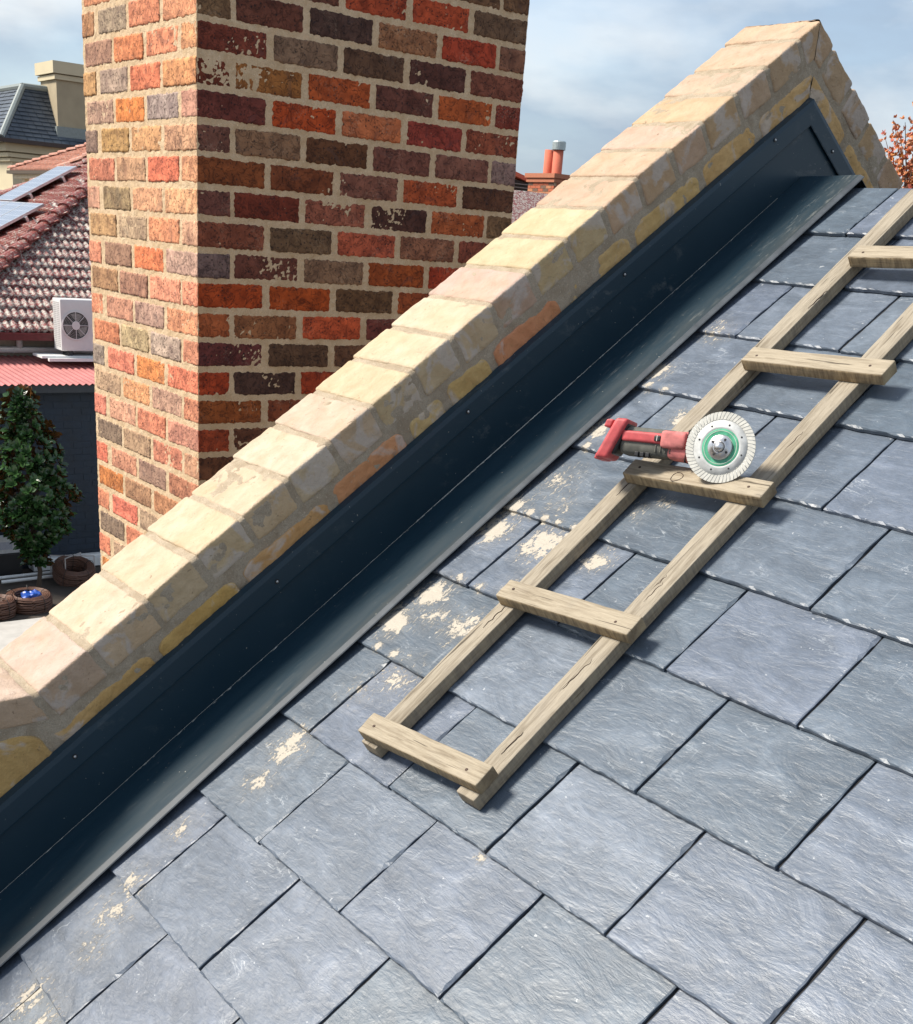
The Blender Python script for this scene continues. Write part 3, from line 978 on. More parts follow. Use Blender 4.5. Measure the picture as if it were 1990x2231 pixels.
def brick_variant(Lb, key, ends=False):
    k = (round(Lb, 3), key, ends)
    if k not in bvar:
        V, F = rbox(Lb, 0.100, 0.0668, 0.0048, 46, 18, 15, 0.0009, 62, key * 3.7 + Lb * 10, 3, 0.0016, 0.0044, int(ends))
        me = mesh('brick', V, F, M['brick'], True)
        if int(ends) == 1:
            me.materials.append(M['brick_end'])
            for p in me.polygons:
                if p.normal.x < -0.5: p.material_index = 1
        bvar[k] = me
    return bvar[k]


rs = random.Random(11)
row = -7
while True:
    zt = 0.493 + 0.0 - PITCH * (row - 1)
    if zt < CZ0 + 0.06: break
    row += 1
    zt = 0.493 - PITCH * (row - 1)
    if zt > CZ1: continue
    zc = zt - 0.0655 / 2
    A = (row % 2 == 1)
    rc = RROWS.get(row) or [rs.choice(RROWS[rs.choice([5, 6, 9, 10])]) for _ in range(6)]
    lc = LROWS.get(row) or [rs.choice(LROWS[rs.choice([5, 7, 9, 11])]) for _ in range(4)]
    jt = lambda a=0.0011: rs.uniform(-a, a)
    # right flank: stretchers along +y; local x -> world y, local y -> world -x
    MR = Matrix(((0, -1, 0, 0), (1, 0, 0, 0), (0, 0, 1, 0), (0, 0, 0, 1)))
    if A:
        for i in range(5):
            me = brick_variant(0.2050, rs.randrange(6), i == 0)
            o = add('brick', me, chim, Matrix.Translation((XC - 0.050 + jt(), YC + 0.1025 + 0.2245 * i + jt(), zc + jt())) @ MR @ Matrix.Rotation(jt(0.004), 4, 'Y'))
            o.color = tone(rc[i], G1)
            if i == 0: o['end_tone'] = list(tone(lc[3], G2)[:3])
    else:
        for i in range(4):
            o = add('brick', brick_variant(0.2050, rs.randrange(6)), chim, Matrix.Translation((XC - 0.050 + jt(), YC + 0.1122 + 0.1025 + 0.2245 * i + jt(), zc + jt())) @ MR @ Matrix.Rotation(jt(0.004), 4, 'Y'))
            o.color = tone(rc[i + 1], G1)
        o = add('brick', brick_variant(0.2050, rs.randrange(6), 2), chim, Matrix.Translation((XC - 0.1025 + jt(), YC + LY - 0.050, zc + jt())))
        o.color = tone(rc[5] if len(rc) > 5 else rc[-1], G1)
    # left flank: stretchers along x; local -x end shows on the right flank, so turn by half
    ML = Matrix.Rotation(PI, 4, 'Z')
    P2 = 0.2307
    if A:
        for j in range(3):
            o = add('brick', brick_variant(0.2127, rs.randrange(6)), chim, Matrix.Translation((XC - 0.1154 - 0.1064 - P2 * j + jt(), YC + 0.050 + jt(), zc + jt())) @ ML @ Matrix.Rotation(jt(0.004), 4, 'Y'))
            o.color = tone(lc[2 - j], G2)
    else:
        for j in range(3):
            me = brick_variant(0.2127, rs.randrange(6), j == 0)
            o = add('brick', me, chim, Matrix.Translation((XC - 0.1064 - P2 * j + jt(), YC + 0.050 + jt(), zc + jt())) @ ML @ Matrix.Rotation(jt(0.004), 4, 'Y'))
            o.color = tone(lc[3 - j], G2)
            if j == 0: o['end_tone'] = list(tone(rc[0], G1)[:3])
        o = add('brick', brick_variant(0.2050, rs.randrange(6), 2), chim, Matrix.Translation((XC - LX + 0.050, YC + 0.1025 + jt(), zc + jt())) @ MR)
        o.color = tone(lc[0], G2)

# ------------------------------------------------------------------ ladder
lad = empty('roof_ladder', RP(-1.38, 0.38, 0), 'weathered wooden roof ladder lying on the slates beside the flashing', 'ladder')


def plank(name, p0, p1, w, t, up, mt, par, seed, r=0.003, amp=0.0007, warp=0.0):
    """a sawn length from p0 to p1 (centre line of its underside)"""
    p0 = Vector(p0); p1 = Vector(p1)
    X = (p1 - p0); L = X.length; X.normalize()
    Z = (up - X * up.dot(X)).normalized(); Y = Z.cross(X)
    V, F = rbox(L, w, t, r, max(6, int(L / 0.018)), 6, 4, amp, 40, seed, 2, warp)
    c = (p0 + p1) / 2 + Z * (t / 2)
    m = Matrix(((X.x, Y.x, Z.x, c.x), (X.y, Y.y, Z.y, c.y), (X.z, Y.z, Z.z, c.z), (0, 0, 0, 1)))
    me = mesh(name, V, F, mt, True)
    o = add(name, me, par, m)
    return o


plank('rail', RP(-1.500, 0.372, 0.001), RP(-1.575, 2.02, 0.001), 0.041, 0.0245, N1, M['wood'], lad, 1, 0.0022, 0.0006, 0.0012)
plank('rail', RP(-1.2545, 0.388, 0.001), RP(-1.342, 2.04, 0.001), 0.042, 0.0245, N1, M['wood'], lad, 2, 0.0022, 0.0006, 0.0012)
RUNGS = [((-1.520, 0.3965), (-1.230, 0.4235)), ((-1.5305, 0.7365), (-1.2305, 0.7625)), ((-1.5355, 1.075), (-1.2365, 1.0995)),
         ((-1.538, 1.4185), (-1.2385, 1.4335)), ((-1.545, 1.7585), (-1.260, 1.776))]
for i, (a, b) in enumerate(RUNGS):
    dx = Vector((b[0] - a[0], b[1] - a[1], 0)).normalized()
    rg = plank('rung', RP(a[0], a[1], 0.0262), RP(b[0], b[1], 0.0262), 0.0415, 0.0235, N1, M['wood2'], lad, 10 + i, 0.0026, 0.0007, 0.0012)
    for s in (0, 1):
        q = (a[0] + dx.x * 0.026, a[1] + dx.y * 0.026) if s == 0 else (b[0] - dx.x * 0.036, b[1] - dx.y * 0.036)
        mb = MB()
        P = RP(q[0], q[1] + random.uniform(-.005, .005), 0.0497)
        mb.lathe([(0.0001, 0.0009), (0.0026, 0.0007), (0.0027, -0.002)], Matrix.Translation(P) @ N1.to_track_quat('Z', 'Y').to_matrix().to_4x4(), 10)
        nl = mb.build('nail', M['nail'], lad)
# knot on the third rung: a dark bark ring round a paler heart, on the sawn face
kn = MB()
P = RP(-1.418, 1.077, 0.0500)
qm = Matrix.Translation(P) @ N1.to_track_quat('Z', 'Y').to_matrix().to_4x4()
ring = []
for k in range(28):
    a = 2 * PI * k / 28
    rr = 0.0108 + 0.0007 * math.sin(3 * a + 1)
    ring.append(qm @ Vector((rr * math.cos(a), rr * 1.05 * math.sin(a), 0.0003)))
kn.tube(ring, [0.0004 + 0.0004 * abs(math.sin(2.3 * k)) for k in range(28)], 6, close=True)
kn.build('knot', M['nail'], lad)

rk = random.Random(77)
for (kx, kv, kl) in ((-1.279, 0.825, 0.05), (-1.285, 0.86, 0.03), (-1.268, 0.62, 0.07), (-1.300, 1.22, 0.05), (-1.515, 0.66, 0.06), (-1.528, 1.02, 0.05), (-1.262, 0.475, 0.05), (-1.54, 1.60, 0.06)):
    mb = MB()
    pth = [RP(kx + 0.004 * noise.noise(Vector((kx * 50, q * 0.9, 1))), kv + kl * q / 8, 0.0259) for q in range(9)]
    mb.tube(pth, [0.00025 + 0.0006 * math.sin(PI * (q + 0.5) / 9) for q in range(9)], 5)
    mb.build('split', M['nail'], lad)

# ------------------------------------------------------------------ angle grinder
M['red'] = simple('red_plastic', (0.46, 0.065, 0.07), 0.55, 0, 0.3, 45, 0.2, 0.001)
M['reddust'] = simple('dusty_red_plastic', (0.50, 0.155, 0.145), 0.75, 0, 0.40, 60, 0.2, 0.001)
M['greyp'] = simple('dusty_grey_rubber', (0.10, 0.10, 0.085), 0.8, 0, 0.35, 60, 0.3, 0.001)
M['disc'] = simple('dusty_disc_steel', (0.52, 0.53, 0.52), 0.6, 0.12, 0.22, 60)
M['segm'] = simple('diamond_segment', (0.56, 0.55, 0.50), 0.8, 0, 0.15, 80, 0.3, 0.0005)
M['green'] = simple('green_disc_paint', (0.07, 0.34, 0.20), 0.5, 0, 0.35, 90)
M['steel'] = simple('bright_steel', (0.62, 0.61, 0.61), 0.28, 0.95, 0.08, 50)
C0 = wray(1570, 975) * 2.004
vd = C0.normalized()
cl = -Vector(CR[0]); cu = -Vector(CR[1])
S = (-vd + cl * 0.26 + cu * 0.13).normalized()
A_ = (cl + cu * 0.14); A_ = (A_ - S * A_.dot(S)).normalized()
T_ = S.cross(A_)
if T_.dot(cu) < 0: T_ = -T_
gr = empty('angle_grinder', C0 - T_ * 0.06, 'red and grey cordless angle grinder with a turbo diamond disc resting on a ladder rung', 'grinder')
GMt = Matrix(((A_.x, T_.x, S.x, C0.x), (A_.y, T_.y, S.y, C0.y), (A_.z, T_.z, S.z, C0.z), (0, 0, 0, 1)))
if GMt.determinant() < 0:
    FLIP = True
else:
    FLIP = False


def gpart(name, V, F, mt, smooth=True, par=None):
    P = [GMt @ Vector(p) for p in V]
    if FLIP: F = [tuple(f)[::-1] for f in F]
    return add(name, mesh(name, P, F, mt, smooth), par or gr)


def glathe(name, prof, mt, seg=64, cx=0, cy=0, par=None, smooth=True):
    V = []; F = []
    for r_, z in prof:
        for k in range(seg):
            a = 2 * PI * k / seg
            V.append((cx + r_ * math.cos(a), cy + r_ * math.sin(a), z))
    for i in range(len(prof) - 1):
        for k in range(seg):
            F.append((i * seg + k, (i + 1) * seg + k, (i + 1) * seg + (k + 1) % seg, i * seg + (k + 1) % seg))
    return gpart(name, V, F, mt, smooth, par)


R = 0.0590
disc = glathe('disc', [(R * 0.80, -0.0012), (R * 0.80, 0.0010), (R * 0.62, 0.0010), (R * 0.60, 0.0016), (R * 0.545, 0.0016), (R * 0.53, 0.0009), (R * 0.48, 0.0009), (0.012, 0.0009), (0.0115, -0.0009), (R * 0.80, -0.0012)], M['disc'], 96)
# paint rings
glathe('paint_ring', [(R * 0.53, 0.00135), (R * 0.50, 0.0019), (R * 0.455, 0.0019), (R * 0.43, 0.00135), (R * 0.36, 0.00135)], M['green'], 72, par=disc)
glathe('paint_ring', [(R * 0.475, 0.0021), (R * 0.470, 0.0022), (R * 0.462, 0.0021)], M['segm'], 72, par=disc)
# turbo rim: slanted segments, each its own
NS = 54
sv = []
for k in range(NS):
    a0 = 2 * PI * k / NS; da = 2 * PI / NS * 0.80; sl = 0.085
    V = []
    for z in (-0.0015, 0.0016):
        for (rr, aa) in ((R * 0.785, a0), (R * 0.785, a0 + da), (R * 0.90, a0 + da + sl * .55), (R * 1.0, a0 + da + sl), (R * 1.0, a0 + sl), (R * 0.90, a0 + sl * .55)):
            V.append((rr * math.cos(aa), rr * math.sin(aa), z))
    F = [(5, 4, 3, 2, 1, 0), (6, 7, 8, 9, 10, 11)] + [(i, (i + 1) % 6, 6 + (i + 1) % 6, 6 + i) for i in range(6)]
    gpart('segment', V, F, M['segm'], False, disc)
glathe('rim_core', [(R * 0.79, -0.0010), (R * 0.79, 0.0010), (R * 0.985, 0.0010), (R * 0.985, -0.0010), (R * .79, -.001)], M['disc'], 96, par=disc)
for k in range(8):
    a = 2 * PI * k / 8 + 0.25
    glathe('vent_hole', [(0.0001, 0.00125), (0.0017, 0.00125), (0.0017, 0.0009)], M['black'], 12, R * 0.655 * math.cos(a), R * 0.655 * math.sin(a), par=disc, smooth=False)
fg = glathe('flange_nut', [(0.0205, 0.0012), (0.0205, 0.0060), (0.0195, 0.0066), (0.0115, 0.0066), (0.0112, 0.0085), (0.0092, 0.0088), (0.009, 0.0066), (0.0001, 0.0066)], M['steel'], 48)
glathe('spindle', [(0.0080, 0.0060), (0.0080, 0.0120), (0.0065, 0.0145), (0.0030, 0.0160), (0.0001, 0.0163)], M['steel'], 32)
for k in range(4):
    a = 2 * PI * k / 4 + 0.55
    glathe('pin_hole', [(0.0001, 0.0069), (0.0021, 0.0069), (0.0021, 0.0062)], M['black'], 12, 0.0150 * math.cos(a), 0.0150 * math.sin(a), par=fg, smooth=False)


def gbox(name, x0, x1, y0, y1, z0, z1, r, mt, taper=None, shear=0.0, par=None, amp=0.0):
    V, F = rbox(x1 - x0, y1 - y0, z1 - z0, r, 8, 6, 6, amp, 60, 3, 2)
    cx, cy, cz = (x0 + x1) / 2, (y0 + y1) / 2, (z0 + z1) / 2
    out = []
    for p in V:
        f = (p.x / (x1 - x0)) + 0.5
        sy = sz = 1.0
        if taper: sy = 1 + (taper[0] - 1) * f; sz = 1 + (taper[1] - 1) * f
        y = cy + p.y * sy
        out.append((cx + p.x + (-(y - cy)) * shear, y, cz + p.z * sz))
    return gpart(name, out, F, mt, True, par)


# z = towards the viewer's side of the disc, x = towards the battery foot
gbox('gear_head', -0.024, 0.046, -0.027, 0.030, -0.060, -0.014, 0.012, M['reddust'])
glathe('spindle_collar', [(0.021, -0.016), (0.021, -0.004), (0.012, -0.003), (0.012, 0.0)], M['steel'], 32)
gbox('motor_housing', 0.036, 0.104, -0.0300, 0.0270, -0.072, -0.022, 0.014, M['reddust'], (0.82, 0.9))
gbox('handle', 0.082, 0.190, -0.0250, 0.0250, -0.070, -0.026, 0.014, M['greyp'], (1.0, 1.0))
gbox('switch_housing', 0.066, 0.112, -0.008, 0.022, -0.040, -0.0165, 0.006, M['reddust'])
gbox('side_strip', 0.100, 0.184, -0.002, 0.0165, -0.038, -0.0215, 0.004, M['red'])
gbox('switch', 0.112, 0.124, 0.002, 0.012, -0.024, -0.0195, 0.002, M['black'])
gbox('switch_mark', 0.1175, 0.1190, 0.002, 0.012, -0.0220, -0.0188, 0.0004, M['segm'])
for k in range(3):
    gbox('vent_slot', 0.130 + 0.010 * k, 0.137 + 0.010 * k, -0.0262, -0.0180, -0.048, -0.0262, 0.001, M['black'])
gbox('seam', 0.064, 0.0655, -0.0300, 0.0275, -0.0725, -0.0215, 0.002, M['black'], (1.0, 1.0))
for k in range(4):
    gbox('grip_rib', 0.092 + 0.009 * k, 0.0945 + 0.009 * k, -0.0165, -0.0040, -0.0300, -0.0245, 0.0008, M['greyp'])
for (bx_x, bx_y) in ((0.052, 0.020), (0.052, -0.022)):
    glathe('housing_screw', [(0.0001, -0.0195), (0.0022, -0.0195), (0.0026, -0.0225)], M['steel'], 12, bx_x, bx_y)
gbox('foot_seal', 0.183, 0.193, -0.030, 0.032, -0.074, -0.020, 0.008, M['black'], None, 0.35)
ft = gbox('battery_foot', 0.188, 0.213, -0.036, 0.036, -0.078, -0.016, 0.006, M['red'], None, 0.42)
gbox('hook', 0.207, 0.221, 0.020, 0.034, -0.060, -0.030, 0.003, M['red'], None, 0.3, ft)
gbox('hook', 0.211, 0.229, -0.038, -0.026, -0.070, -0.024, 0.003, M['red'], None, 0.3, ft)

# ------------------------------------------------------------------ neighbour's house on the left
PN = math.radians(29); TN = math.tan(PN)
EX, EZ = -17.0, -1.55             # eave line of the flank that faces us
FY = 4.26                         # front eave
tileM = None


def m_tile(name, red, lichen):
    t = NT(name)
    v = t.coords()
    n1 = t.noise(v, 14, 5, 0.6)
    c = t.ramp(n1, [(0.3, (red[0] * .55, red[1] * .5, red[2] * .55, 1)), (0.7, (red[0] * 1.15, red[1] * 1.1, red[2] * 1.1, 1))])
    l = t.ramp(t.noise(v, 22, 6, 0.7, 0.6), [(0.62 - lichen * 0.2, 0.0), (0.70 - lichen * 0.2, 0.9)])
    c = t.mix(l, c, t.mix(t.noise(v, 60, 3), (0.20, 0.21, 0.17, 1), (0.62, 0.58, 0.52, 1)))
    d = t.ramp(t.noise(v, 35, 4, 0.6), [(0.62, 0.0), (0.7, 0.8)])
    c = t.mix(d, c, (0.04, 0.02, 0.02, 1))
    return t.out(c, 0.55, t.bump(n1, 0.6, 0.01), 0, 0.4)


M['tile'] = m_tile('mossy_red_tile', (0.19, 0.033, 0.032), 0.76)
M['tile2'] = m_tile('bright_red_tile', (0.25, 0.06, 0.045), 0.42)
nh = empty('tiled_house', (-19.5, 6.6, GZ), 'neighbouring house with hipped roof of mossy red ribbed tiles on the left', 'house')


def tile_mesh(m):
    """one interlocking tile: two rolls, tail lip; tail at y=0, goes up +y"""
    nu, nv = 14, 3
    V = []; w = 0.215; L = 0.31
    for j in range(nv + 1):
        for i in range(nu + 1):
            a = i / nu
            z = 0.016 * math.cos(2 * PI * 2 * a) * (1 if True else 0) + 0.022
            z += 0.034 * (1 - j / nv)
            V.append((-w / 2 + w * a, L * j / nv, z))
    F = [(j * (nu + 1) + i, j * (nu + 1) + i + 1, (j + 1) * (nu + 1) + i + 1, (j + 1) * (nu + 1) + i) for j in range(nv) for i in range(nu)]
    k = len(V)
    for i in range(nu + 1):
        x, y, z = V[i]; V.append((x, 0.002, z - 0.036))
    for i in range(nu): F.append((i + 1, i, k + i, k + i + 1))
    return mesh('tile', V, F, m, True)


tm = tile_mesh(M['tile'])
G_ = 0.265
rs = random.Random(4)
# flank facing +x: local x -> -y?  local y (up) -> (-cos, 0, sin)
FM = Matrix(((0, -math.cos(PN), math.sin(PN), 0), (1, 0, 0, 0), (0, math.sin(PN), math.cos(PN), 0), (0, 0, 0, 1)))
cnt = 0
for r in range(0, 20):
    s = r * G_
    x = EX - s * math.cos(PN); z = EZ + s * math.sin(PN)
    hipy = FY + (EX - x)
    y = 3.95 + (0.1 if r % 2 else 0)
    while y < 9.2 - 0.06 * r * 0:
        if y > hipy - 0.04 and y < 7.1 + r * 0.14 and cnt < 295:
            add('tile', tm, nh, Matrix.Translation((x + rs.uniform(-.004, .004), y, z + rs.uniform(-.003, .003))) @ FM)
            cnt += 1
        y += 0.205
# front slope facing -y: joined tiles, seen edge on
mb = MB()
FF = Matrix(((1, 0, 0, 0), (0, math.cos(PN), -math.sin(PN), 0), (0, math.sin(PN), math.cos(PN), 0), (0, 0, 0, 1)))
tv = [Vector(v.co) for v in tm.vertices]; tf = [tuple(p.vertices) for p in tm.polygons]
for r in range(0, 21):
    s = r * G_
    y = FY + s * math.cos(PN); z = EZ + s * math.sin(PN)
    xr = EX - (y - FY); xl = -26.9 + (y - FY)
    x = xr - 0.05
    while x > xl + 0.1:
        m = Matrix.Translation((x, y, z)) @ FF
        mb.poly([m @ v for v in tv], tf)
        x -= 0.205
o = mb.build('tile', M['tile2'], nh, True); o['kind'] = 'stuff'
mb = MB()
AP = Vector((-21.95, FY + 4.95, EZ + 4.95 * TN))
AP2 = Vector((AP.x, 20, AP.z))
mb.poly([(EX, FY, EZ), AP, (-26.9, FY, EZ), (EX, 20, EZ), AP2, (-26.9, 20, EZ)], [(0, 1, 2), (0, 3, 4, 1), (2, 1, 4, 5)])
mb.build('roof_deck', M['tile'], nh)
# hip and ridge caps
mb = MB()
def capline(a, b, step=0.36, rad=0.11, par=None, mt=None):
    a = Vector(a); b = Vector(b); L = (b - a).length; d = (b - a).normalized(); n = int(L / step)
    side = d.cross(Vector((0, 0, 1))).normalized(); up = side.cross(d)
    for k in range(n):
        for e in (0,):
            p0 = a + d * (k * step); p1 = a + d * ((k + 1) * step + 0.04)
            pts = []
            for p, lift, rr in ((p0, 0.045, rad * 1.05), (p1, 0.02, rad * 0.9)):
                for q in range(7):
                    an = PI * q / 6
                    pts.append(p + side * rr * math.cos(an) + up * (rr * 0.8 * math.sin(an) + lift))
            for q in range(7):
                an = PI * q / 6
                pts.append(p0 + side * rad * 0.8 * math.cos(an) + up * (rad * 0.5 * math.sin(an) + 0.02))
            fs = [(q, q + 1, 8 + q, 7 + q) for q in range(6)] + [(q + 1, q, 14 + q, 15 + q) for q in range(6)]
            cp = MB(); cp.poly(pts, fs); cp.build('ridge_cap', mt, par)
capline((EX, FY, EZ + 0.02), AP, par=nh, mt=M['tile2'])
capline((-26.9, FY, EZ + 0.02), AP, par=nh, mt=M['tile2'])
mb = MB()
mb.box((-26.5, FY + 0.4, GZ), (EX - 0.42, 19.6, EZ - 0.02))
mb.build('wall', simple('beige_render', (0.42, 0.37, 0.30), 0.9), nh)
mb = MB(); mb.box((EX - 0.02, FY - 0.05, EZ - 0.085), (EX + 0.09, 20, EZ + 0.01))
mb.build('gutter', simple('maroon_gutter', (0.10, 0.012, 0.014), 0.35, 0, .2), nh)

M['white'] = simple('white_pvc', (0.72, 0.73, 0.72), 0.45, 0, 0.06)
wp = MB(); wp.tube([(-17.33, 3.4, -1.80), (-17.33, 8.4, -1.80)], 0.045, 12)
wo = wp.build('waste_pipe', M['white'], None, True)
tag(wo, 'white plastic pipe running under the eave of the mossy tiled house', 'pipe')
mb = MB(); mb.tube([(-17.33, 5.50, -1.80), (-17.33, 5.50, -1.60)], 0.042, 12); mb.tube([(-17.33, 5.50, -1.66), (-17.33, 5.50, -1.62)], 0.055, 12)
mb.tube([(-17.33, 5.40, -1.80), (-17.33, 5.42, -1.80)], 0.050, 12)
mb.build('branch_fitting', M['white'], wo, True)

# lean-to
M['navy'] = simple('dark_painted_brick', (0.012, 0.024, 0.042), 0.6, 0, 0.25, 5, 0.5, 0.01)
sh = empty('lean_to', (-16.4, 6, GZ), 'dark painted lean-to with pink corrugated roof in front of the tiled house', 'outbuilding')
mb = MB(); mb.box((-17.38, 2.6, GZ), (-15.60, 12.5, -2.10)); mb.build('wall', M['navy'], sh)
bv = []
mb = MB()
rs = random.Random(9)
for r in range(27):
    z = GZ + 0.02 + r * 0.0862
    y = 2.7 + (0.12 if r % 2 else 0)
    while y < 12.2:
        j = lambda a: rs.uniform(-a, a)
        dx = rs.uniform(0.001, 0.007)
        mb.box((-15.61, y + j(.004), z + j(.002)), (-15.60 + dx, y + 0.228 + j(.004), z + 0.074 + j(.003)))
        y += 0.24
o = mb.build('brick', M['navy'], sh); o['kind'] = 'stuff'
mb = MB(); mb.box((-15.56, 2.55, -2.125), (-15.41, 12.5, -2.028)); mb.build('fascia', simple('charcoal_fascia', (0.045, 0.05, 0.058), 0.5), sh)


def corr(a, b):
    y = 2.5 + 10 * b
    x = -15.37 - 2.0 * a
    z = -2.02 + 0.135 * a + 0.011 * math.cos(2 * PI * y / 0.085)
    return Vector((x, y, z))


V, F = grid_sheet(lambda b, a: corr(a, b), 1180, 3)
add('corrugated_roof', mesh('corrugated_roof', V, F, simple('faded_pink_steel', (0.42, 0.145, 0.135), 0.5, 0, 0.12, 3), True), sh)

# air conditioner on rails
acm = simple('ac_white', (0.62, 0.61, 0.60), 0.45, 0, 0.03)
ac = empty('air_conditioner', (-16.75, 6.2, -1.75), 'white air conditioner outdoor unit with round fan grille above the pink corrugated roof', 'air conditioner')
AX0, AX1, AY0, AY1, AZ0, AZ1 = -16.90, -16.60, 5.835, 6.62, -1.735, -1.065
V, F = rbox(AX1 - AX0, AY1 - AY0, AZ1 - AZ0, 0.012, 4, 6, 6)
cen = Vector(((AX0 + AX1) / 2, (AY0 + AY1) / 2, (AZ0 + AZ1) / 2))
add('casing', mesh('casing', [v + cen for v in V], F, acm, True), ac)
FC = Vector((AX1 + 0.002, 6.035, -1.40)); FR = 0.178
fm = Matrix.Translation(FC) @ Matrix.Rotation(PI / 2, 4, 'Y')
mb = MB(); mb.lathe([(0.0001, 0.0015), (FR, 0.0015)], fm, 48); mb.build('fan_opening', simple('fan_shadow', (0.05, 0.05, 0.045), 0.8), ac)
mb = MB(); mb.lathe([(FR - 0.004, 0.0), (FR - 0.004, 0.012), (FR + 0.012, 0.012), (FR + 0.016, 0.0)], fm, 48); mb.build('fan_ring', acm, ac)
fb = MB()
for k in range(3):
    a0 = 2 * PI * k / 3 + 0.4
    pts = []
    for q in range(6):
        a = a0 + q * 0.22
        pts.append(fm @ Vector((0.05 * math.cos(a0 + q * .1), 0.05 * math.sin(a0 + q * .1), 0.004)))
        pts.append(fm @ Vector((0.158 * math.cos(a), 0.158 * math.sin(a), 0.004 + 0.006 * q / 5)))
    fb.poly(pts, [(2 * q, 2 * q + 1, 2 * q + 3, 2 * q + 2) for q in range(5)])
fb.build('fan_blade', simple('fan_grey', (0.22, 0.22, 0.2), 0.6), ac)
gl = MB()
for k in range(8):
    a = 2 * PI * k / 8
    gl.tube([fm @ Vector((0.05 * math.cos(a), 0.05 * math.sin(a), 0.016)), fm @ Vector((FR * math.cos(a), FR * math.sin(a), 0.013))], 0.004, 5)
for q in range(6):
    rr = 0.075 + 0.02 * q
    gl.tube([fm @ Vector((rr * math.cos(2 * PI * k / 40), rr * math.sin(2 * PI * k / 40), 0.014)) for k in range(40)], 0.0009, 4, close=True)
gl.lathe([(0.0001, 0.020), (0.055, 0.020), (0.058, 0.012)], fm, 24)
gl.build('grille', acm, ac)
sl = MB()
for k in range(24):
    z = AZ0 + 0.05 + k * 0.0245
    sl.box((AX0 + 0.03, AY0 - 0.0035, z), (AX0 + 0.13, AY0 + 0.002, z + 0.013)); sl.box((AX0 + 0.155, AY0 - 0.0035, z), (AX0 + 0.255, AY0 + 0.002, z + 0.013))
sl.build('side_louvre', simple('louvre_grey', (0.40, 0.40, 0.39), 0.6), ac)
mb = MB(); mb.box((-16.55, 5.62, -1.862), (-16.49, 6.9, -1.822)); mb.box((-16.95, 5.55, -1.83), (-16.57, 6.9, -1.80)); mb.build('mounting_rail', M['white'], ac)
for y in (5.93, 6.5):
    mb = MB(); mb.box((-16.85, y, -1.80), (-16.62, y + 0.06, -1.735)); mb.build('rubber_foot', M['black'], ac)

# solar panels on the front slope
cellm = NT('solar_cell')
v = cellm.coords(False)
br = cellm.n('ShaderNodeTexBrick', Vector=v, Scale=1.0)
br.offset = 0.0
br.inputs['Brick Width'].default_value = 0.16; br.inputs['Row Height'].default_value = 0.16; br.inputs['Mortar Size'].default_value = 0.004
br.inputs['Color1'].default_value = (0.20, 0.21, 0.23, 1); br.inputs['Color2'].default_value = (0.22, 0.23, 0.25, 1); br.inputs['Mortar'].default_value = (0.5, 0.52, 0.55, 1)
cellm = cellm.out(br.outputs['Color'], 0.12, None, 0.0, 0.8)
alum = simple('aluminium', (0.65, 0.66, 0.67), 0.35, 0.8)
PANELS = [(-22.92, -21.98, 7.06, 8.20, 'pale blue solar panel highest on the front slope of the tiled house'),
          (-21.09, -20.28, 5.72, 7.02, 'solar panel nearest the hip in the lower row on the tiled house'),
          (-21.92, -21.11, 5.72, 7.02, 'middle solar panel of the lower row on the tiled house'),
          (-22.75, -21.94, 5.72, 7.02, 'solar panel farthest from the hip in the lower row on the tiled house')]
for (xa, xb, ya, yb_, lb) in PANELS:
    zc_ = EZ + ((ya + yb_) / 2 - FY) * TN
    base = Vector(((xa + xb) / 2, (ya + yb_) / 2, zc_))
    po = empty('solar_panel', base, lb, 'solar panel', 'solar panels on the tiled house')
    pm = Matrix.Translation(base + Vector((0, -math.sin(PN), math.cos(PN))) * 0.17) @ Matrix.Rotation(PN, 4, 'X')
    w, l = (xb - xa) / 2, (yb_ - ya) / 2 / math.cos(PN)
    add('cell_sheet', mesh('cell_sheet', [(-w + .02, -l + .02, 0.003), (w - .02, -l + .02, 0.003), (w - .02, l - .02, 0.003), (-w + .02, l - .02, 0.003)], [(0, 1, 2, 3)], cellm), po, pm)
    mb = MB()
    for bx in (((-w, -l, -0.035), (-w + .02, l, 0.005)), ((w - .02, -l, -0.035), (w, l, 0.005)), ((-w + .02, -l, -0.035), (w - .02, -l + .02, 0.005)), ((-w + .02, l - .02, -0.035), (w - .02, l, 0.005)), ((-w + .02, -l + .02, -0.03), (w - .02, l - .02, -0.002))):
        mb.box(*bx)
    add('frame', mesh('frame', mb.v, mb.f, alum), po, pm)
    for yy in (-l * 0.5, l * 0.5):
        mb = MB(); mb.box((-w, yy - .02, -0.085), (w + .06, yy + .02, -0.037)); mb.box((w + .02, yy - .02, -0.16), (w + .05, yy + .02, -0.085))
        add('bracket', mesh('bracket', mb.v, mb.f, alum), po, pm)

# ------------------------------------------------------------------ cream mansard building
CXB, CYB = -41.95, 13.39
cb = empty('mansard_building', (CXB - 8, CYB + 8, GZ), 'tall cream rendered building with dark slate mansard roof behind the tiled house', 'building')
cream = simple('cream_render', (0.58, 0.50, 0.34), 0.9, 0, 0.05, 2)
mb = MB(); mb.box((CXB - 18, CYB, GZ), (CXB, CYB + 16, 1.9)); mb.build('wall', cream, cb)
mb = MB()
for k, (o_, z0, z1) in enumerate(((0.08, 1.45, 1.55), (0.16, 1.58, 1.70), (0.24, 1.74, 1.98))):
    mb.box((CXB - 18 - o_, CYB - o_, z0), (CXB + o_, CYB + 16 + o_, z1))
mb.build('cornice', cream, cb)
mb = MB(); mb.box((CXB - 18.5, CYB - .5, 1.98), (CXB + .5, CYB + 16.5, 2.10)); mb.build('gutter', simple('brown_gutter', (0.05, 0.03, 0.025), 0.5), cb)
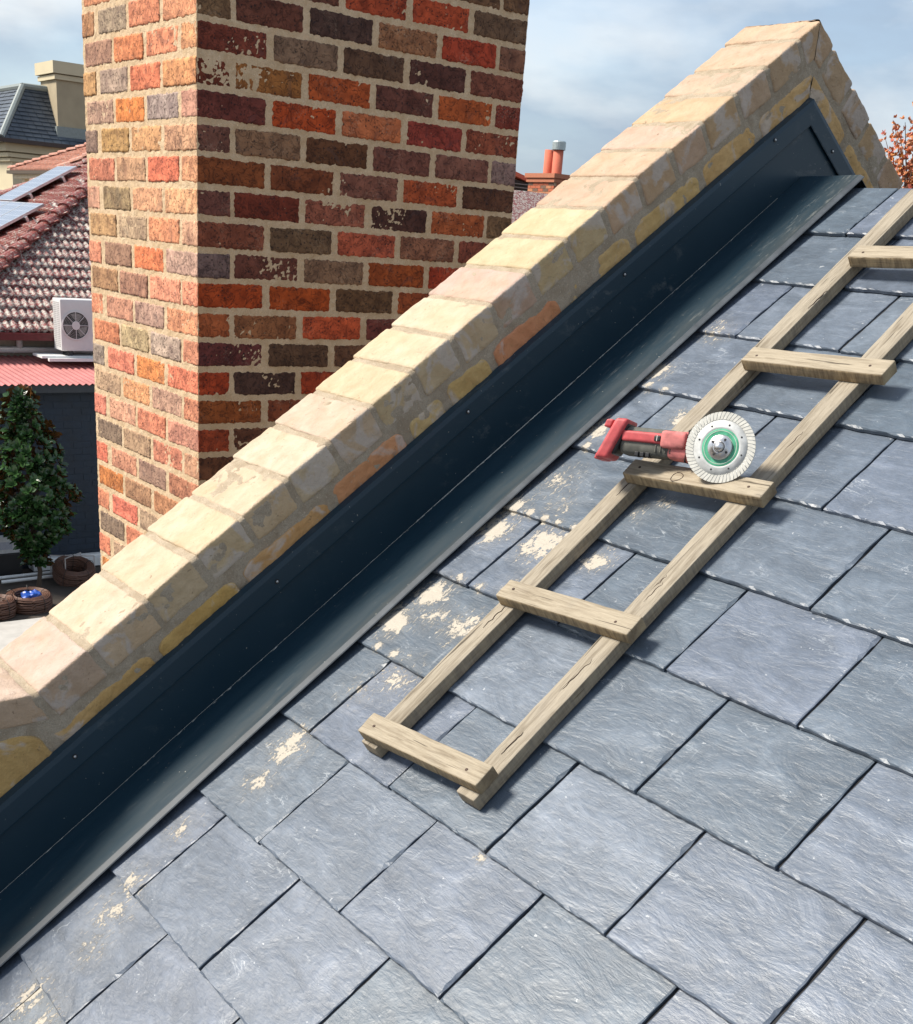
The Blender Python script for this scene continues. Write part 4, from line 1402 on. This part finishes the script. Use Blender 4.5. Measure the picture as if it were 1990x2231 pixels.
mb = MB(); mb.tube([(CXB + .35, CYB + 4.15, 2.0), (CXB + .38, CYB + 4.15, 1.75), (CXB + .12, CYB + 4.1, 1.5), (CXB + .12, CYB + 4.1, -3)], 0.06, 8); mb.build('downpipe', simple('brown_pipe', (0.05, 0.03, 0.025), 0.5), cb)
# roof body and slates
IN_, RZ = 1.1, 3.7
a0, a1, b0, b1 = CXB - 18.4, CXB + .4, CYB - .4, CYB + 16.4
mb = MB()
mb.poly([(a0, b0, 2.1), (a1, b0, 2.1), (a1, b1, 2.1), (a0, b1, 2.1), (a0 + IN_, b0 + IN_, RZ), (a1 - IN_, b0 + IN_, RZ), (a1 - IN_, b1 - IN_, RZ), (a0 + IN_, b1 - IN_, RZ)], BOXF)
sldk = simple('building_slate', (0.055, 0.07, 0.09), 0.45, 0, 0.3, 1.2)
mb.build('roof', sldk, cb)
rs = random.Random(8)
mb = MB()
NR = 13
for r in range(NR):
    f0, f1 = r / NR, (r + 1.15) / NR
    z0 = 2.1 + (RZ - 2.1) * f0; z1 = 2.1 + (RZ - 2.1) * min(1, f1)
    i0, i1 = IN_ * f0, IN_ * min(1, f1)
    # +x flank
    y = b0 + i0 + (0.13 if r % 2 else 0.0)
    while y < b0 + 9.5:
        w = 0.255; l = 0.035 + rs.uniform(0, 0.012)
        mb.poly([(a1 - i0 + l, y, z0), (a1 - i0 + l, y + w, z0), (a1 - i1 + .008, y + w, z1), (a1 - i1 + .008, y, z1), (a1 - i0, y, z0 - .012), (a1 - i0, y + w, z0 - .012)], [(0, 1, 2, 3), (4, 5, 1, 0)])
        y += 0.27
    x = a1 - i0 - (0.13 if r % 2 else 0.0)
    while x > a1 - 5.5:
        w = 0.255; l = 0.035 + rs.uniform(0, 0.012)
        mb.poly([(x, b0 + i0 - l, z0), (x - w, b0 + i0 - l, z0), (x - w, b0 + i1 - .008, z1), (x, b0 + i1 - .008, z1), (x, b0 + i0, z0 - .012), (x - w, b0 + i0, z0 - .012)], [(3, 2, 1, 0), (0, 1, 5, 4)])
        x -= 0.27
o = mb.build('slate', sldk, cb); o['kind'] = 'stuff'
mb = MB()
lead = simple('lead_grey', (0.23, 0.26, 0.25), 0.5)
for (p, q) in (((a1 + .01, b0 - .01, 2.12), (a1 - IN_, b0 + IN_, RZ + .03)), ((a1 - IN_, b0 + IN_, RZ + .03), (a1 - IN_, b1 - IN_, RZ + .03)), ((a1 - IN_, b0 + IN_, RZ + .03), (a0 + IN_, b0 + IN_, RZ + .03))):
    mb = MB(); mb.tube([p, q], 0.10, 8); mb.build('ridge_cap', lead, cb)
sc = MB(); sc.box((CXB - 1.25, 14.86, 2.4), (CXB + 0.2, 17.8, 4.30))
so = sc.build('chimney', simple('stucco', (0.40, 0.33, 0.22), 0.95, 0, 0.1, 2), cb)
mb = MB(); mb.box((CXB - 1.32, 14.79, 3.98), (CXB + 0.27, 17.9, 4.12)); mb.box((CXB - 1.38, 14.73, 4.15), (CXB + 0.33, 18.0, 4.50)); mb.build('chimney_cap', cream, so)
mb = MB(); mb.box((CXB - 1.2, 14.80, 2.25), (CXB + 0.27, 17.9, 2.62)); mb.build('chimney_flashing', lead, so)
# window on the lit front
wf = MB(); wf.box((-44.5, CYB - 0.05, -2.5), (-42.75, CYB - 0.002, 0.6)); wo_ = wf.build('window', simple('window_frame_grey', (0.30, 0.31, 0.30), 0.5), cb)
mb = MB(); mb.box((-44.35, CYB - 0.06, -2.4), (-43.1, CYB - 0.052, 0.30)); mb.build('pane', simple('far_glass', (0.35, 0.38, 0.40), 0.1), wo_)
mb = MB()
for k in range(14): mb.box((-42.98, CYB - 0.085, -2.4 + k * 0.2), (-42.78, CYB - 0.053, -2.4 + k * 0.2 + 0.12))
mb.build('shutter', simple('shutter_white', (0.62, 0.62, 0.58), 0.6), wo_)

# ------------------------------------------------------------------ terracotta pavilion between them
tv_ = empty('terracotta_pavilion', (-24.5, 12, GZ), 'small cream pavilion with pinkish terracotta hipped roof between tiled house and mansard building', 'building')
TY, TZ = 9.08, 0.78
TXL, TXR = -28.57, -25.45
TX2 = TXR
half = 2.6
pit = 0.40
apx = Vector((TXR - 0.55, TY + 2.5, TZ + 0.98))
M['terra'] = m_tile('pale_terracotta', (0.50, 0.23, 0.15), 0.25)


def flank(ax, bx, apex, y0, z0, nrow, ntile, mtl, name):
    """triangular slope from corner ax to corner bx up to an apex, laid with barrel tiles"""
    mb = MB()
    A0 = Vector(ax); B0 = Vector(bx); P = Vector(apex)
    E = (B0 - A0); nrm = E.cross(P - A0).normalized()
    if nrm.z < 0: nrm = -nrm
    for r in range(nrow):
        f0, f1 = r / nrow, (r + 1.12) / nrow
        f1 = min(f1, 1)
        l0, r0 = A0.lerp(P, f0), B0.lerp(P, f0)
        l1, r1 = A0.lerp(P, f1), B0.lerp(P, f1)
        n = max(1, int((r0 - l0).length / 0.16))
        for k in range(n):
            u0, u1 = k / n, (k + 1) / n
            a = l0.lerp(r0, u0); b = l0.lerp(r0, u1)
            c = a + (l1 + r1 - l0 - r0) / 2; d = b + (l1 + r1 - l0 - r0) / 2
            m0 = (a + b) / 2 + nrm * 0.075; m1 = (c + d) / 2 + nrm * 0.05
            mb.poly([a + nrm * .02, m0, b + nrm * .02, c, m1, d], [(0, 1, 4, 3), (1, 2, 5, 4), (0, 2, 1)])
    return mb.build(name, mtl, tv_)


c1, c2, c3 = Vector((TXL, TY, TZ)), Vector((TXR, TY, TZ)), Vector((TXR + 0.2, TY + 5.0, TZ))
apx = Vector((-23.4 - 0.9, TY + 1.55, TZ + 1.05))
flank(c1, c2 + Vector((0.0, 0, 0)), Vector((-23.6, TY + 1.5, 1.75)), TY, TZ, 9, 16, M['terra'], 'tile')['kind'] = 'stuff'
flank(c2, Vector((-22.0, TY + 2.0, TZ)), Vector((-23.6, TY + 1.5, 1.75)), TY, TZ, 9, 12, M['tile'], 'tile')['kind'] = 'stuff'
mb = MB()
capline(c2 + Vector((0, 0, .02)), (-23.6, TY + 1.5, 1.78), 0.3, 0.10, tv_, M['terra'])
capline(c1 + Vector((0, 0, .02)), (-23.6, TY + 1.5, 1.78), 0.3, 0.07, tv_, M['terra'])
mb = MB(); mb.box((TXL + .3, TY + .28, GZ), (-22.6, TY + 2.5, TZ - .1)); mb.build('wall', cream, tv_)
mb = MB(); mb.box((TXL - .02, TY - 0.08, TZ - 0.045), (TXR + 0.3, TY + 0.04, TZ + 0.02)); mb.build('gutter', simple('bronze_gutter', (0.08, 0.055, 0.035), 0.5), tv_)
mb = MB(); mb.box((TXL + .1, TY + 0.02, TZ - 0.13), (-22.6, TY + .3, TZ - 0.05)); mb.build('fascia', simple('cream_fascia', (0.7, 0.62, 0.45), 0.8), tv_)
for k in range(9):
    mb = MB(); mb.box((TXL + 0.55 + k * 0.42, TY + 0.06, TZ - 0.25), (TXL + 0.72 + k * 0.42, TY + .28, TZ - 0.13)); mb.build('bracket', cream, tv_)
mb = MB(); mb.box((TXL + 1.0, TY + 0.22, TZ - 1.4), (TXL + 2.6, TY + .279, TZ - 0.36)); mb.build('window', simple('cream_white', (0.75, 0.70, 0.58), 0.7), tv_)

# ------------------------------------------------------------------ house with red chimney on the right
rh = empty('far_brick_house', (-31, 27.5, GZ), 'far red brick house with tiled roof and twin pot chimney beyond the parapet', 'house')
mb = MB(); mb.box((-36, 26.6, GZ), (-29.6, 33, 1.1)); mb.build('wall', simple('red_wall', (0.3, 0.1, 0.06), 0.9), rh)
# chimney stack, brick by brick
QX, QY = -29.77, 25.70
WX, WY = 1.22, 0.95
mb = MB(); mb.box((QX - WX + .012, QY + .012, 0.2), (QX - .012, QY + WY - .012, 2.0)); ck = mb.build('chimney', simple('pale_mortar', (0.5, 0.36, 0.25), 0.95), rh)
rs = random.Random(31)
mbs = [MB(), MB(), MB()]
z = 0.25
r = 0
while z < 1.93:
    # left (lit) flank along x
    x = QX - WX + (0 if r % 2 else -0.12)
    while x < QX:
        xa, xb = max(x, QX - WX), min(x + 0.23, QX)
        if xb - xa > 0.05: mbs[rs.choice((0, 0, 0, 1, 2))].box((xa, QY, z), (xb, QY + 0.1, z + 0.072))
        x += 0.243
    y = QY + 0.1
    while y < QY + WY:
        mbs[rs.choice((0, 0, 1))].box((QX - 0.1, y + .012, z), (QX, min(y + 0.23, QY + WY), z + 0.072))
        y += 0.243
    z += 0.085; r += 1
for q, c in zip(mbs, ((0.42, 0.12, 0.06), (0.16, 0.10, 0.07), (0.46, 0.20, 0.10))):
    o = q.build('brick', simple('far_brick', c, 0.9), ck); o['kind'] = 'stuff'
mb = MB(); mb.box((QX - WX - .05, QY - .05, 1.955), (QX + .05, QY + WY + .05, 2.04)); mb.box((QX - WX - .09, QY - .09, 2.075), (QX + .09, QY + WY + .09, 2.20)); mb.box((QX - WX - .03, QY - .03, 2.04), (QX + .03, QY + WY + .03, 2.075))
mb.build('chimney_cap', simple('red_cap', (0.42, 0.16, 0.09), 0.9), ck)
terrac = simple('terracotta_pot', (0.55, 0.14, 0.08), 0.8, 0, 0.08)
for (px, rr, topz) in ((1193.5, 0.135, 326), (1213.5, 0.155, 323)):
    b = wray(px, 372); b = b * ((QY + 0.30 + (0.0 if px < 1200 else 0.05)) / b.y)
    zt_ = (wray(px, topz) * (b.y / wray(px, topz).y)).z
    mb = MB(); mb.lathe([(rr * 1.1, 0), (rr, 0.03), (rr, zt_ - 2.2), (rr * 0.8, zt_ - 2.2), (rr * 0.8, zt_ - 2.4)], Matrix.Translation((b.x, b.y, 2.19)), 20)
    po = mb.build('chimney_pot', terrac, ck, True)
    if px > 1200:
        mb = MB(); mb.lathe([(rr * 1.30, zt_ - 2.24), (rr * 1.34, zt_ - 2.03), (rr * 1.2, zt_ - 2.0), (0.001, zt_ - 2.0)], Matrix.Translation((b.x, b.y, 2.19)), 20)
        mb.build('pot_cowl', simple('galvanised_cowl', (0.42, 0.48, 0.48), 0.4, 0.5), ck)
# tiled slopes of that house
mb = MB()
def slab(p, q, r_, s_, nr, nt, lift=0.07):
    p, q, r_, s_ = map(Vector, (p, q, r_, s_))   # p,q eave; s_,r_ top
    nrm = (q - p).cross(s_ - p).normalized()
    if nrm.z < 0: nrm = -nrm
    for i in range(nr):
        a0_, a1_ = i / nr, min(1, (i + 1.1) / nr)
        for k in range(nt):
            u0, u1 = k / nt, (k + 1) / nt
            A = p.lerp(q, u0).lerp(s_.lerp(r_, u0), a0_); B = p.lerp(q, u1).lerp(s_.lerp(r_, u1), a0_)
            Cc = p.lerp(q, u0).lerp(s_.lerp(r_, u0), a1_); D = p.lerp(q, u1).lerp(s_.lerp(r_, u1), a1_)
            mb.poly([A, (A + B) / 2 + nrm * lift, B, Cc, (Cc + D) / 2 + nrm * lift * .5, D, A - nrm * .03, B - nrm * .03], [(0, 1, 4, 3), (1, 2, 5, 4), (0, 6, 7, 2, 1)])
slab((-30.2, 22.2, -0.6), (-30.2, 28.5, -0.6), (-31.6, 28.5, 1.35), (-31.6, 22.2, 1.35), 5, 17, 0.12)
o = mb.build('roof_tile', simple('red_roof_tile', (0.34, 0.06, 0.05), 0.55, 0, 0.12, 1), rh); o['kind'] = 'stuff'
mb = MB()
q0 = wray(1115, 368); q0 = q0 * (38 / 38); 
LV = -31.75
def onx(px, py, X=LV): r_ = wray(px, py); return r_ * (X / r_.x)
p1, p2, p3, p4 = onx(1100, 385), onx(1153, 398), onx(1151, 432), onx(1100, 432)
mb.poly([p1, p2, p3, p4, p1 + Vector((-.3, 0, 0)), p2 + Vector((-.3, 0, 0)), p3 + Vector((-.3, 0, 0)), p4 + Vector((-.3, 0, 0))], BOXF)
gb = mb.build('gable', M['black'], rh)
for k in range(5):
    mb = MB()
    za = p4.z + (p2.z - p4.z) * (k + 0.35) / 5.2
    mb.box((LV + 0.01, p4.y, za), (LV + 0.07, p3.y, za + 0.028))
    mb.build('louvre', simple('grey_louvre', (0.22, 0.22, 0.22), 0.7), gb)
mb = MB()
e0, e1 = onx(1098, 361, LV + .1), onx(1157, 389, LV + .1)
mb.poly([e0, e1, e1 + Vector((0, 0, -.13)), e0 + Vector((0, 0, -.13)), e0 + Vector((-.6, 0, 0)), e1 + Vector((-.6, 0, 0)), e1 + Vector((-.6, 0, -.13)), e0 + Vector((-.6, 0, -.13))], BOXF)
mb.build('barge_tiles', terrac, rh)

# ------------------------------------------------------------------ planting
def leaf_shape(L, w):
    return [(0, 0, 0), (w * .48, L * .38, 0.09 * L), (w * .44, L * .75, 0.05 * L), (0, L, -0.05 * L), (-w * .44, L * .75, 0.05 * L), (-w * .48, L * .38, 0.09 * L), (0, L * .55, -0.01 * L)]


LF = [(0, 1, 6), (1, 2, 6), (2, 3, 6), (3, 4, 6), (4, 5, 6), (5, 0, 6)]


def m_leaf(name, top, under, rough=0.3):
    t = NT(name)
    g_ = t.n('ShaderNodeNewGeometry')
    at = t.n('ShaderNodeAttribute', attribute_name='tint')
    c = t.mix(g_.outputs['Backfacing'], t.mix(at.outputs['Fac'], top[0], top[1]), under)
    return t.out(c, rough, None, 0, 0.5)


def leaves(name, rosettes, L, W, mt, par, nper=7, seed=0, flat=0.5):
    rs = random.Random(seed)
    V = []; F = []; tint = []
    sh_ = leaf_shape(1, W / L)
    for (P, ax) in rosettes:
        ax = Vector(ax).normalized()
        e = ax.orthogonal().normalized(); b = ax.cross(e)
        ph = rs.uniform(0, 2 * PI)
        tt = rs.random()
        for k in range(nper):
            a = ph + 2.4 * k
            rad = (e * math.cos(a) + b * math.sin(a))
            d = (rad * (0.35 + 0.6 * rs.random()) + ax * (0.35 + 0.9 * rs.random() * (1 - flat))).normalized()
            side = d.cross(ax)
            if side.length < 1e-3: continue
            side.normalize(); up = side.cross(d)
            l = L * rs.uniform(0.7, 1.15)
            tw = rs.uniform(-.5, .5)
            s2 = side * math.cos(tw) + up * math.sin(tw); u2 = up * math.cos(tw) - side * math.sin(tw)
            k0 = len(V)
            for q in sh_:
                V.append(P + s2 * q[0] * l + d * q[1] * l + u2 * q[2] * l)
            F += [tuple(i + k0 for i in f) for f in LF]
            tint += [min(1, max(0, tt + rs.uniform(-.3, .3)))] * len(sh_)
    me = mesh(name, V, F, mt, False)
    at = me.attributes.new('tint', 'FLOAT', 'POINT')
    at.data.foreach_set('value', tint)
    o = add(name, me, par)
    o['kind'] = 'stuff'
    return o


rs = random.Random(17)
TB = Vector((-14.6, 4.70, GZ))
mg = empty('magnolia_tree', TB, 'young glossy dark green magnolia tree in front of the dark painted wall', 'tree')
mb = MB()
trunk = [TB + Vector((0.02 * math.sin(k), 0.03 * math.sin(k * 1.7), 0.24 * k)) for k in range(10)]
mb.tube(trunk, [0.032 - 0.0026 * k for k in range(10)], 8)
mb.build('trunk', simple('bark', (0.07, 0.05, 0.035), 0.9), mg)
# outline of the crown: (height above ground, centre offset in y, half width)
PRF = [(0.28, 0.02, 0.12), (0.55, -0.02, 0.18), (0.75, 0.02, 0.42), (1.0, 0.03, 0.50), (1.25, 0.02, 0.52), (1.5, -0.02, 0.47), (1.7, -0.06, 0.41), (1.9, -0.05, 0.32), (2.1, -0.08, 0.25), (2.3, -0.10, 0.18), (2.42, -0.07, 0.10)]


def prof_at(z):
    for (z0, c0, w0), (z1, c1, w1) in zip(PRF, PRF[1:]):
        if z0 <= z <= z1:
            f = (z - z0) / (z1 - z0); return c0 + (c1 - c0) * f, w0 + (w1 - w0) * f
    return 0, 0.1


ros = []
br_ = MB()
while len(ros) < 560:
    z = rs.uniform(0.28, 2.42)
    c, w = prof_at(z)
    if rs.random() > (w / 0.5) ** 1.1 + 0.12: continue
    a = rs.uniform(0, 2 * PI); rr = w * (0.35 + 0.65 * math.sqrt(rs.random())) * (0.85 + 0.3 * noise.noise(Vector((a * 1.5, z * 3, 2))))
    P = TB + Vector((rr * math.cos(a), c + rr * math.sin(a), z))
    ros.append((P, Vector((math.cos(a) * 0.8, math.sin(a) * 0.8, 0.7))))
    if len(ros) % 12 == 0: br_.tube([TB + Vector((0, 0, max(0.4, z - 0.25))), P], [0.009, 0.003], 5)
br_.build('branch', simple('bark_fine', (0.07, 0.05, 0.035), 0.9), mg)
leaves('leaf', ros, 0.105, 0.056, m_leaf('magnolia_leaf', ((0.012, 0.036, 0.011, 1), (0.045, 0.105, 0.030, 1)), (0.10, 0.045, 0.015, 1), 0.22), mg, 8, 2)

# autumn tree beyond the ridge
AT = Vector((-9.1, 13.35, GZ))
au = empty('autumn_tree', AT, 'autumn tree with orange and pink leaves at the right edge beyond the ridge', 'tree')
mb = MB()
mb.tube([AT, AT + Vector((0.03, 0, 2.4)), AT + Vector((0, .05, 4.4)), AT + Vector((.05, 0, 5.6))], [0.09, 0.07, 0.04, 0.01], 8)
mb.build('trunk', simple('bark2', (0.12, 0.09, 0.07), 0.9), au)
ros = []; tw_ = MB()
rs = random.Random(6)
for bnc in range(75):
    z = rs.uniform(3.0, 5.9)
    a = rs.uniform(0, 2 * PI); R0 = 0.62 * (1.1 - abs(z - 4.3) / 2.6)
    tip = AT + Vector((math.cos(a) * R0, math.sin(a) * R0, z + 0.35))
    s0 = AT + Vector((0, 0, z - 0.35))
    tw_.tube([s0, (s0 + tip) / 2 + Vector((0, 0, -.03)), tip], [0.012, 0.008, 0.003], 5)
    for q in range(34):
        f = rs.uniform(0.25, 1.02)
        P = s0.lerp(tip, f) + Vector((rs.gauss(0, .09), rs.gauss(0, .09), rs.gauss(0, .09)))
        ros.append((P, (rs.uniform(-1, 1), rs.uniform(-1, 1), rs.uniform(-.2, 1))))
tw_.build('branch', simple('twig', (0.14, 0.09, 0.07), 0.9), au)
leaves('leaf', ros, 0.045, 0.026, m_leaf('autumn_leaf', ((0.50, 0.13, 0.10, 1), (0.62, 0.26, 0.05, 1)), (0.5, 0.2, 0.1, 1), 0.6), au, 6, 5)

# ------------------------------------------------------------------ things on the neighbour's ground
rope = simple('brown_irrigation_pipe', (0.115, 0.055, 0.035), 0.5, 0, 0.2)


def coil(P, R0, r0, hgt, nturn, tilt_, label, seed, wire=False):
    rs = random.Random(seed)
    t = empty('pipe_coil', P, label, 'coil', 'coils of brown pipe by the dark wall')
    mb = MB()
    mt = Matrix.Translation(P) @ Matrix.Rotation(tilt_, 4, 'Y')
    path = []
    k = 0
    for n_ in range(nturn):
        lay = n_ % 5
        zz = hgt * (0.06 + 0.9 * (n_ // 5) / max(1, (nturn // 5)))
        rad = R0 + 0.9 * r0 * (lay - 2) * (1.0 if (n_ // 5) % 2 == 0 else -1) * math.sin(PI * (0.25 + 0.6 * (n_ // 5) / max(1, nturn // 5)))
        for q in range(30):
            a = 2 * PI * q / 30
            path.append(mt @ Vector(((rad + rs.uniform(-.002, .002)) * math.cos(a), (rad + rs.uniform(-.002, .002)) * math.sin(a), zz + 0.006 * math.sin(a * 2 + n_) + rs.uniform(-.001, .001))))
    mb.tube(path, 0.0115, 6)
    mb.build('pipe', rope, t, True)
    for q in range(5):
        a = q * 2 * PI / 5 + .4
        s = MB()
        pr = []
        for w_ in range(13):
            b = 2 * PI * w_ / 12
            pr.append(mt @ Vector(((R0 + (r0 * 2.3) * math.cos(b)) * math.cos(a), (R0 + (r0 * 2.3) * math.cos(b)) * math.sin(a), hgt * .5 + (hgt * .58) * math.sin(b))))
        s.tube(pr[:-1], 0.0035, 5, close=True)
        s.build('tie', M['black'], t)
    return t


coil(Vector((-13.86, 4.34, GZ + 0.01)), 0.205, 0.032, 0.20, 40, 0.05, 'brown coil of pipe with a blue bag inside it', 1)
c2_ = coil(Vector((-14.80, 5.22, GZ + 0.03)), 0.20, 0.032, 0.24, 45, 0.35, 'tilted brown coil of pipe with a wire frame by the dark wall', 2)
coil(Vector((-13.72, 3.92, GZ + 0.01)), 0.16, 0.03, 0.22, 40, 0.0, 'brown coil of pipe cut by the left edge of the view', 3)
mb = MB()
p = Vector((-13.90, 4.38, GZ + 0.13))
V, F = rbox(0.18, 0.20, 0.12, 0.04, 8, 8, 6, 0.03, 14, 4, 3)
o = add('blue_bag', mesh('blue_bag', [v + p for v in V], F, simple('blue_plastic', (0.01, 0.07, 0.36), 0.4, 0, .3, 25)))
tag(o, 'crumpled bright blue plastic bag inside the brown coil', 'bag')
mb = MB()
p = Vector((-14.85, 5.2, GZ))
for a, b in (((-.2, -.18, .30), (.12, .28, .33)), ((.12, -.1, .33), (-.2, .22, .30)), ((-.2, -.18, .30), (-.2, -.18, .05)), ((.12, .28, .33), (.12, .28, .1)), ((.12, -.1, .33), (.12, -.1, .1)), ((-.2, .22, .30), (-.2, .22, .05))):
    mb.tube([p + Vector(a), p + Vector(b)], 0.008, 6)
tag(mb.build('wire_frame', simple('grey_wire', (0.55, 0.52, 0.5), 0.5, .3)), 'pale metal wire frame standing in the tilted brown coil', 'frame')
wl = [((-15.05, 3.6, GZ + 0.06), (-15.12, 5.6, GZ + 0.06), 0.022, 'thin white pipe lying nearer the wall behind the magnolia'),
      ((-14.92, 4.35, GZ + 0.05), (-14.98, 5.5, GZ + 0.05), 0.022, 'thin white pipe lying nearer the coils behind the magnolia')]
for a, b, r_, lb in wl:
    mb = MB(); mb.tube([a, b], r_, 8); tag(mb.build('white_pipe', M['white'], None, True), lb, 'pipe', 'white pipes by the wall')
mb = MB(); mb.box((-15.58, 4.9, GZ + 0.02), (-15.36, 7.2, GZ + 0.13)); mb.box((-15.52, 4.95, GZ + 0.132), (-15.44, 7.1, GZ + 0.16))
tag(mb.build('white_skirting', M['white']), 'stack of long white boards along the foot of the dark wall', 'boards')
mb = MB(); mb.box((-15.42, 3.9, GZ + 0.31), (-15.30, 4.72, GZ + 0.52))
bx_ = mb.build('white_box', simple('grey_white_card', (0.50, 0.50, 0.49), 0.7)); tag(bx_, 'pale carton lying on a black box left of the magnolia', 'box')
mb = MB(); mb.box((-15.299, 4.35, GZ + 0.36), (-15.297, 4.62, GZ + 0.46)); mb.build('printed_label', simple('label_grey', (0.36, 0.37, 0.42), 0.6, 0, .3, 120), bx_)
mb = MB(); mb.box((-15.45, 3.85, GZ + 0.02), (-15.25, 4.72, GZ + 0.305))
tag(mb.build('black_box', M['black']), 'black box under the pale carton by the dark wall', 'box')
mb = MB()
V, F = rbox(0.30, 0.34, 0.22, 0.08, 8, 8, 6, 0.04, 12, 9, 3)
p = Vector((-14.05, 3.88, GZ + 0.16))
tag(add('dark_sack', mesh('dark_sack', [v + p for v in V], F, simple('dark_blue_plastic', (0.01, 0.022, 0.045), 0.25))), 'dark blue crumpled sack at the left edge beside the coils', 'sack')

# join nothing further; give lone helper data clear names
for o in bpy.data.objects:
    if o.type == 'MESH': o.data.name = o.name.split('.')[0]
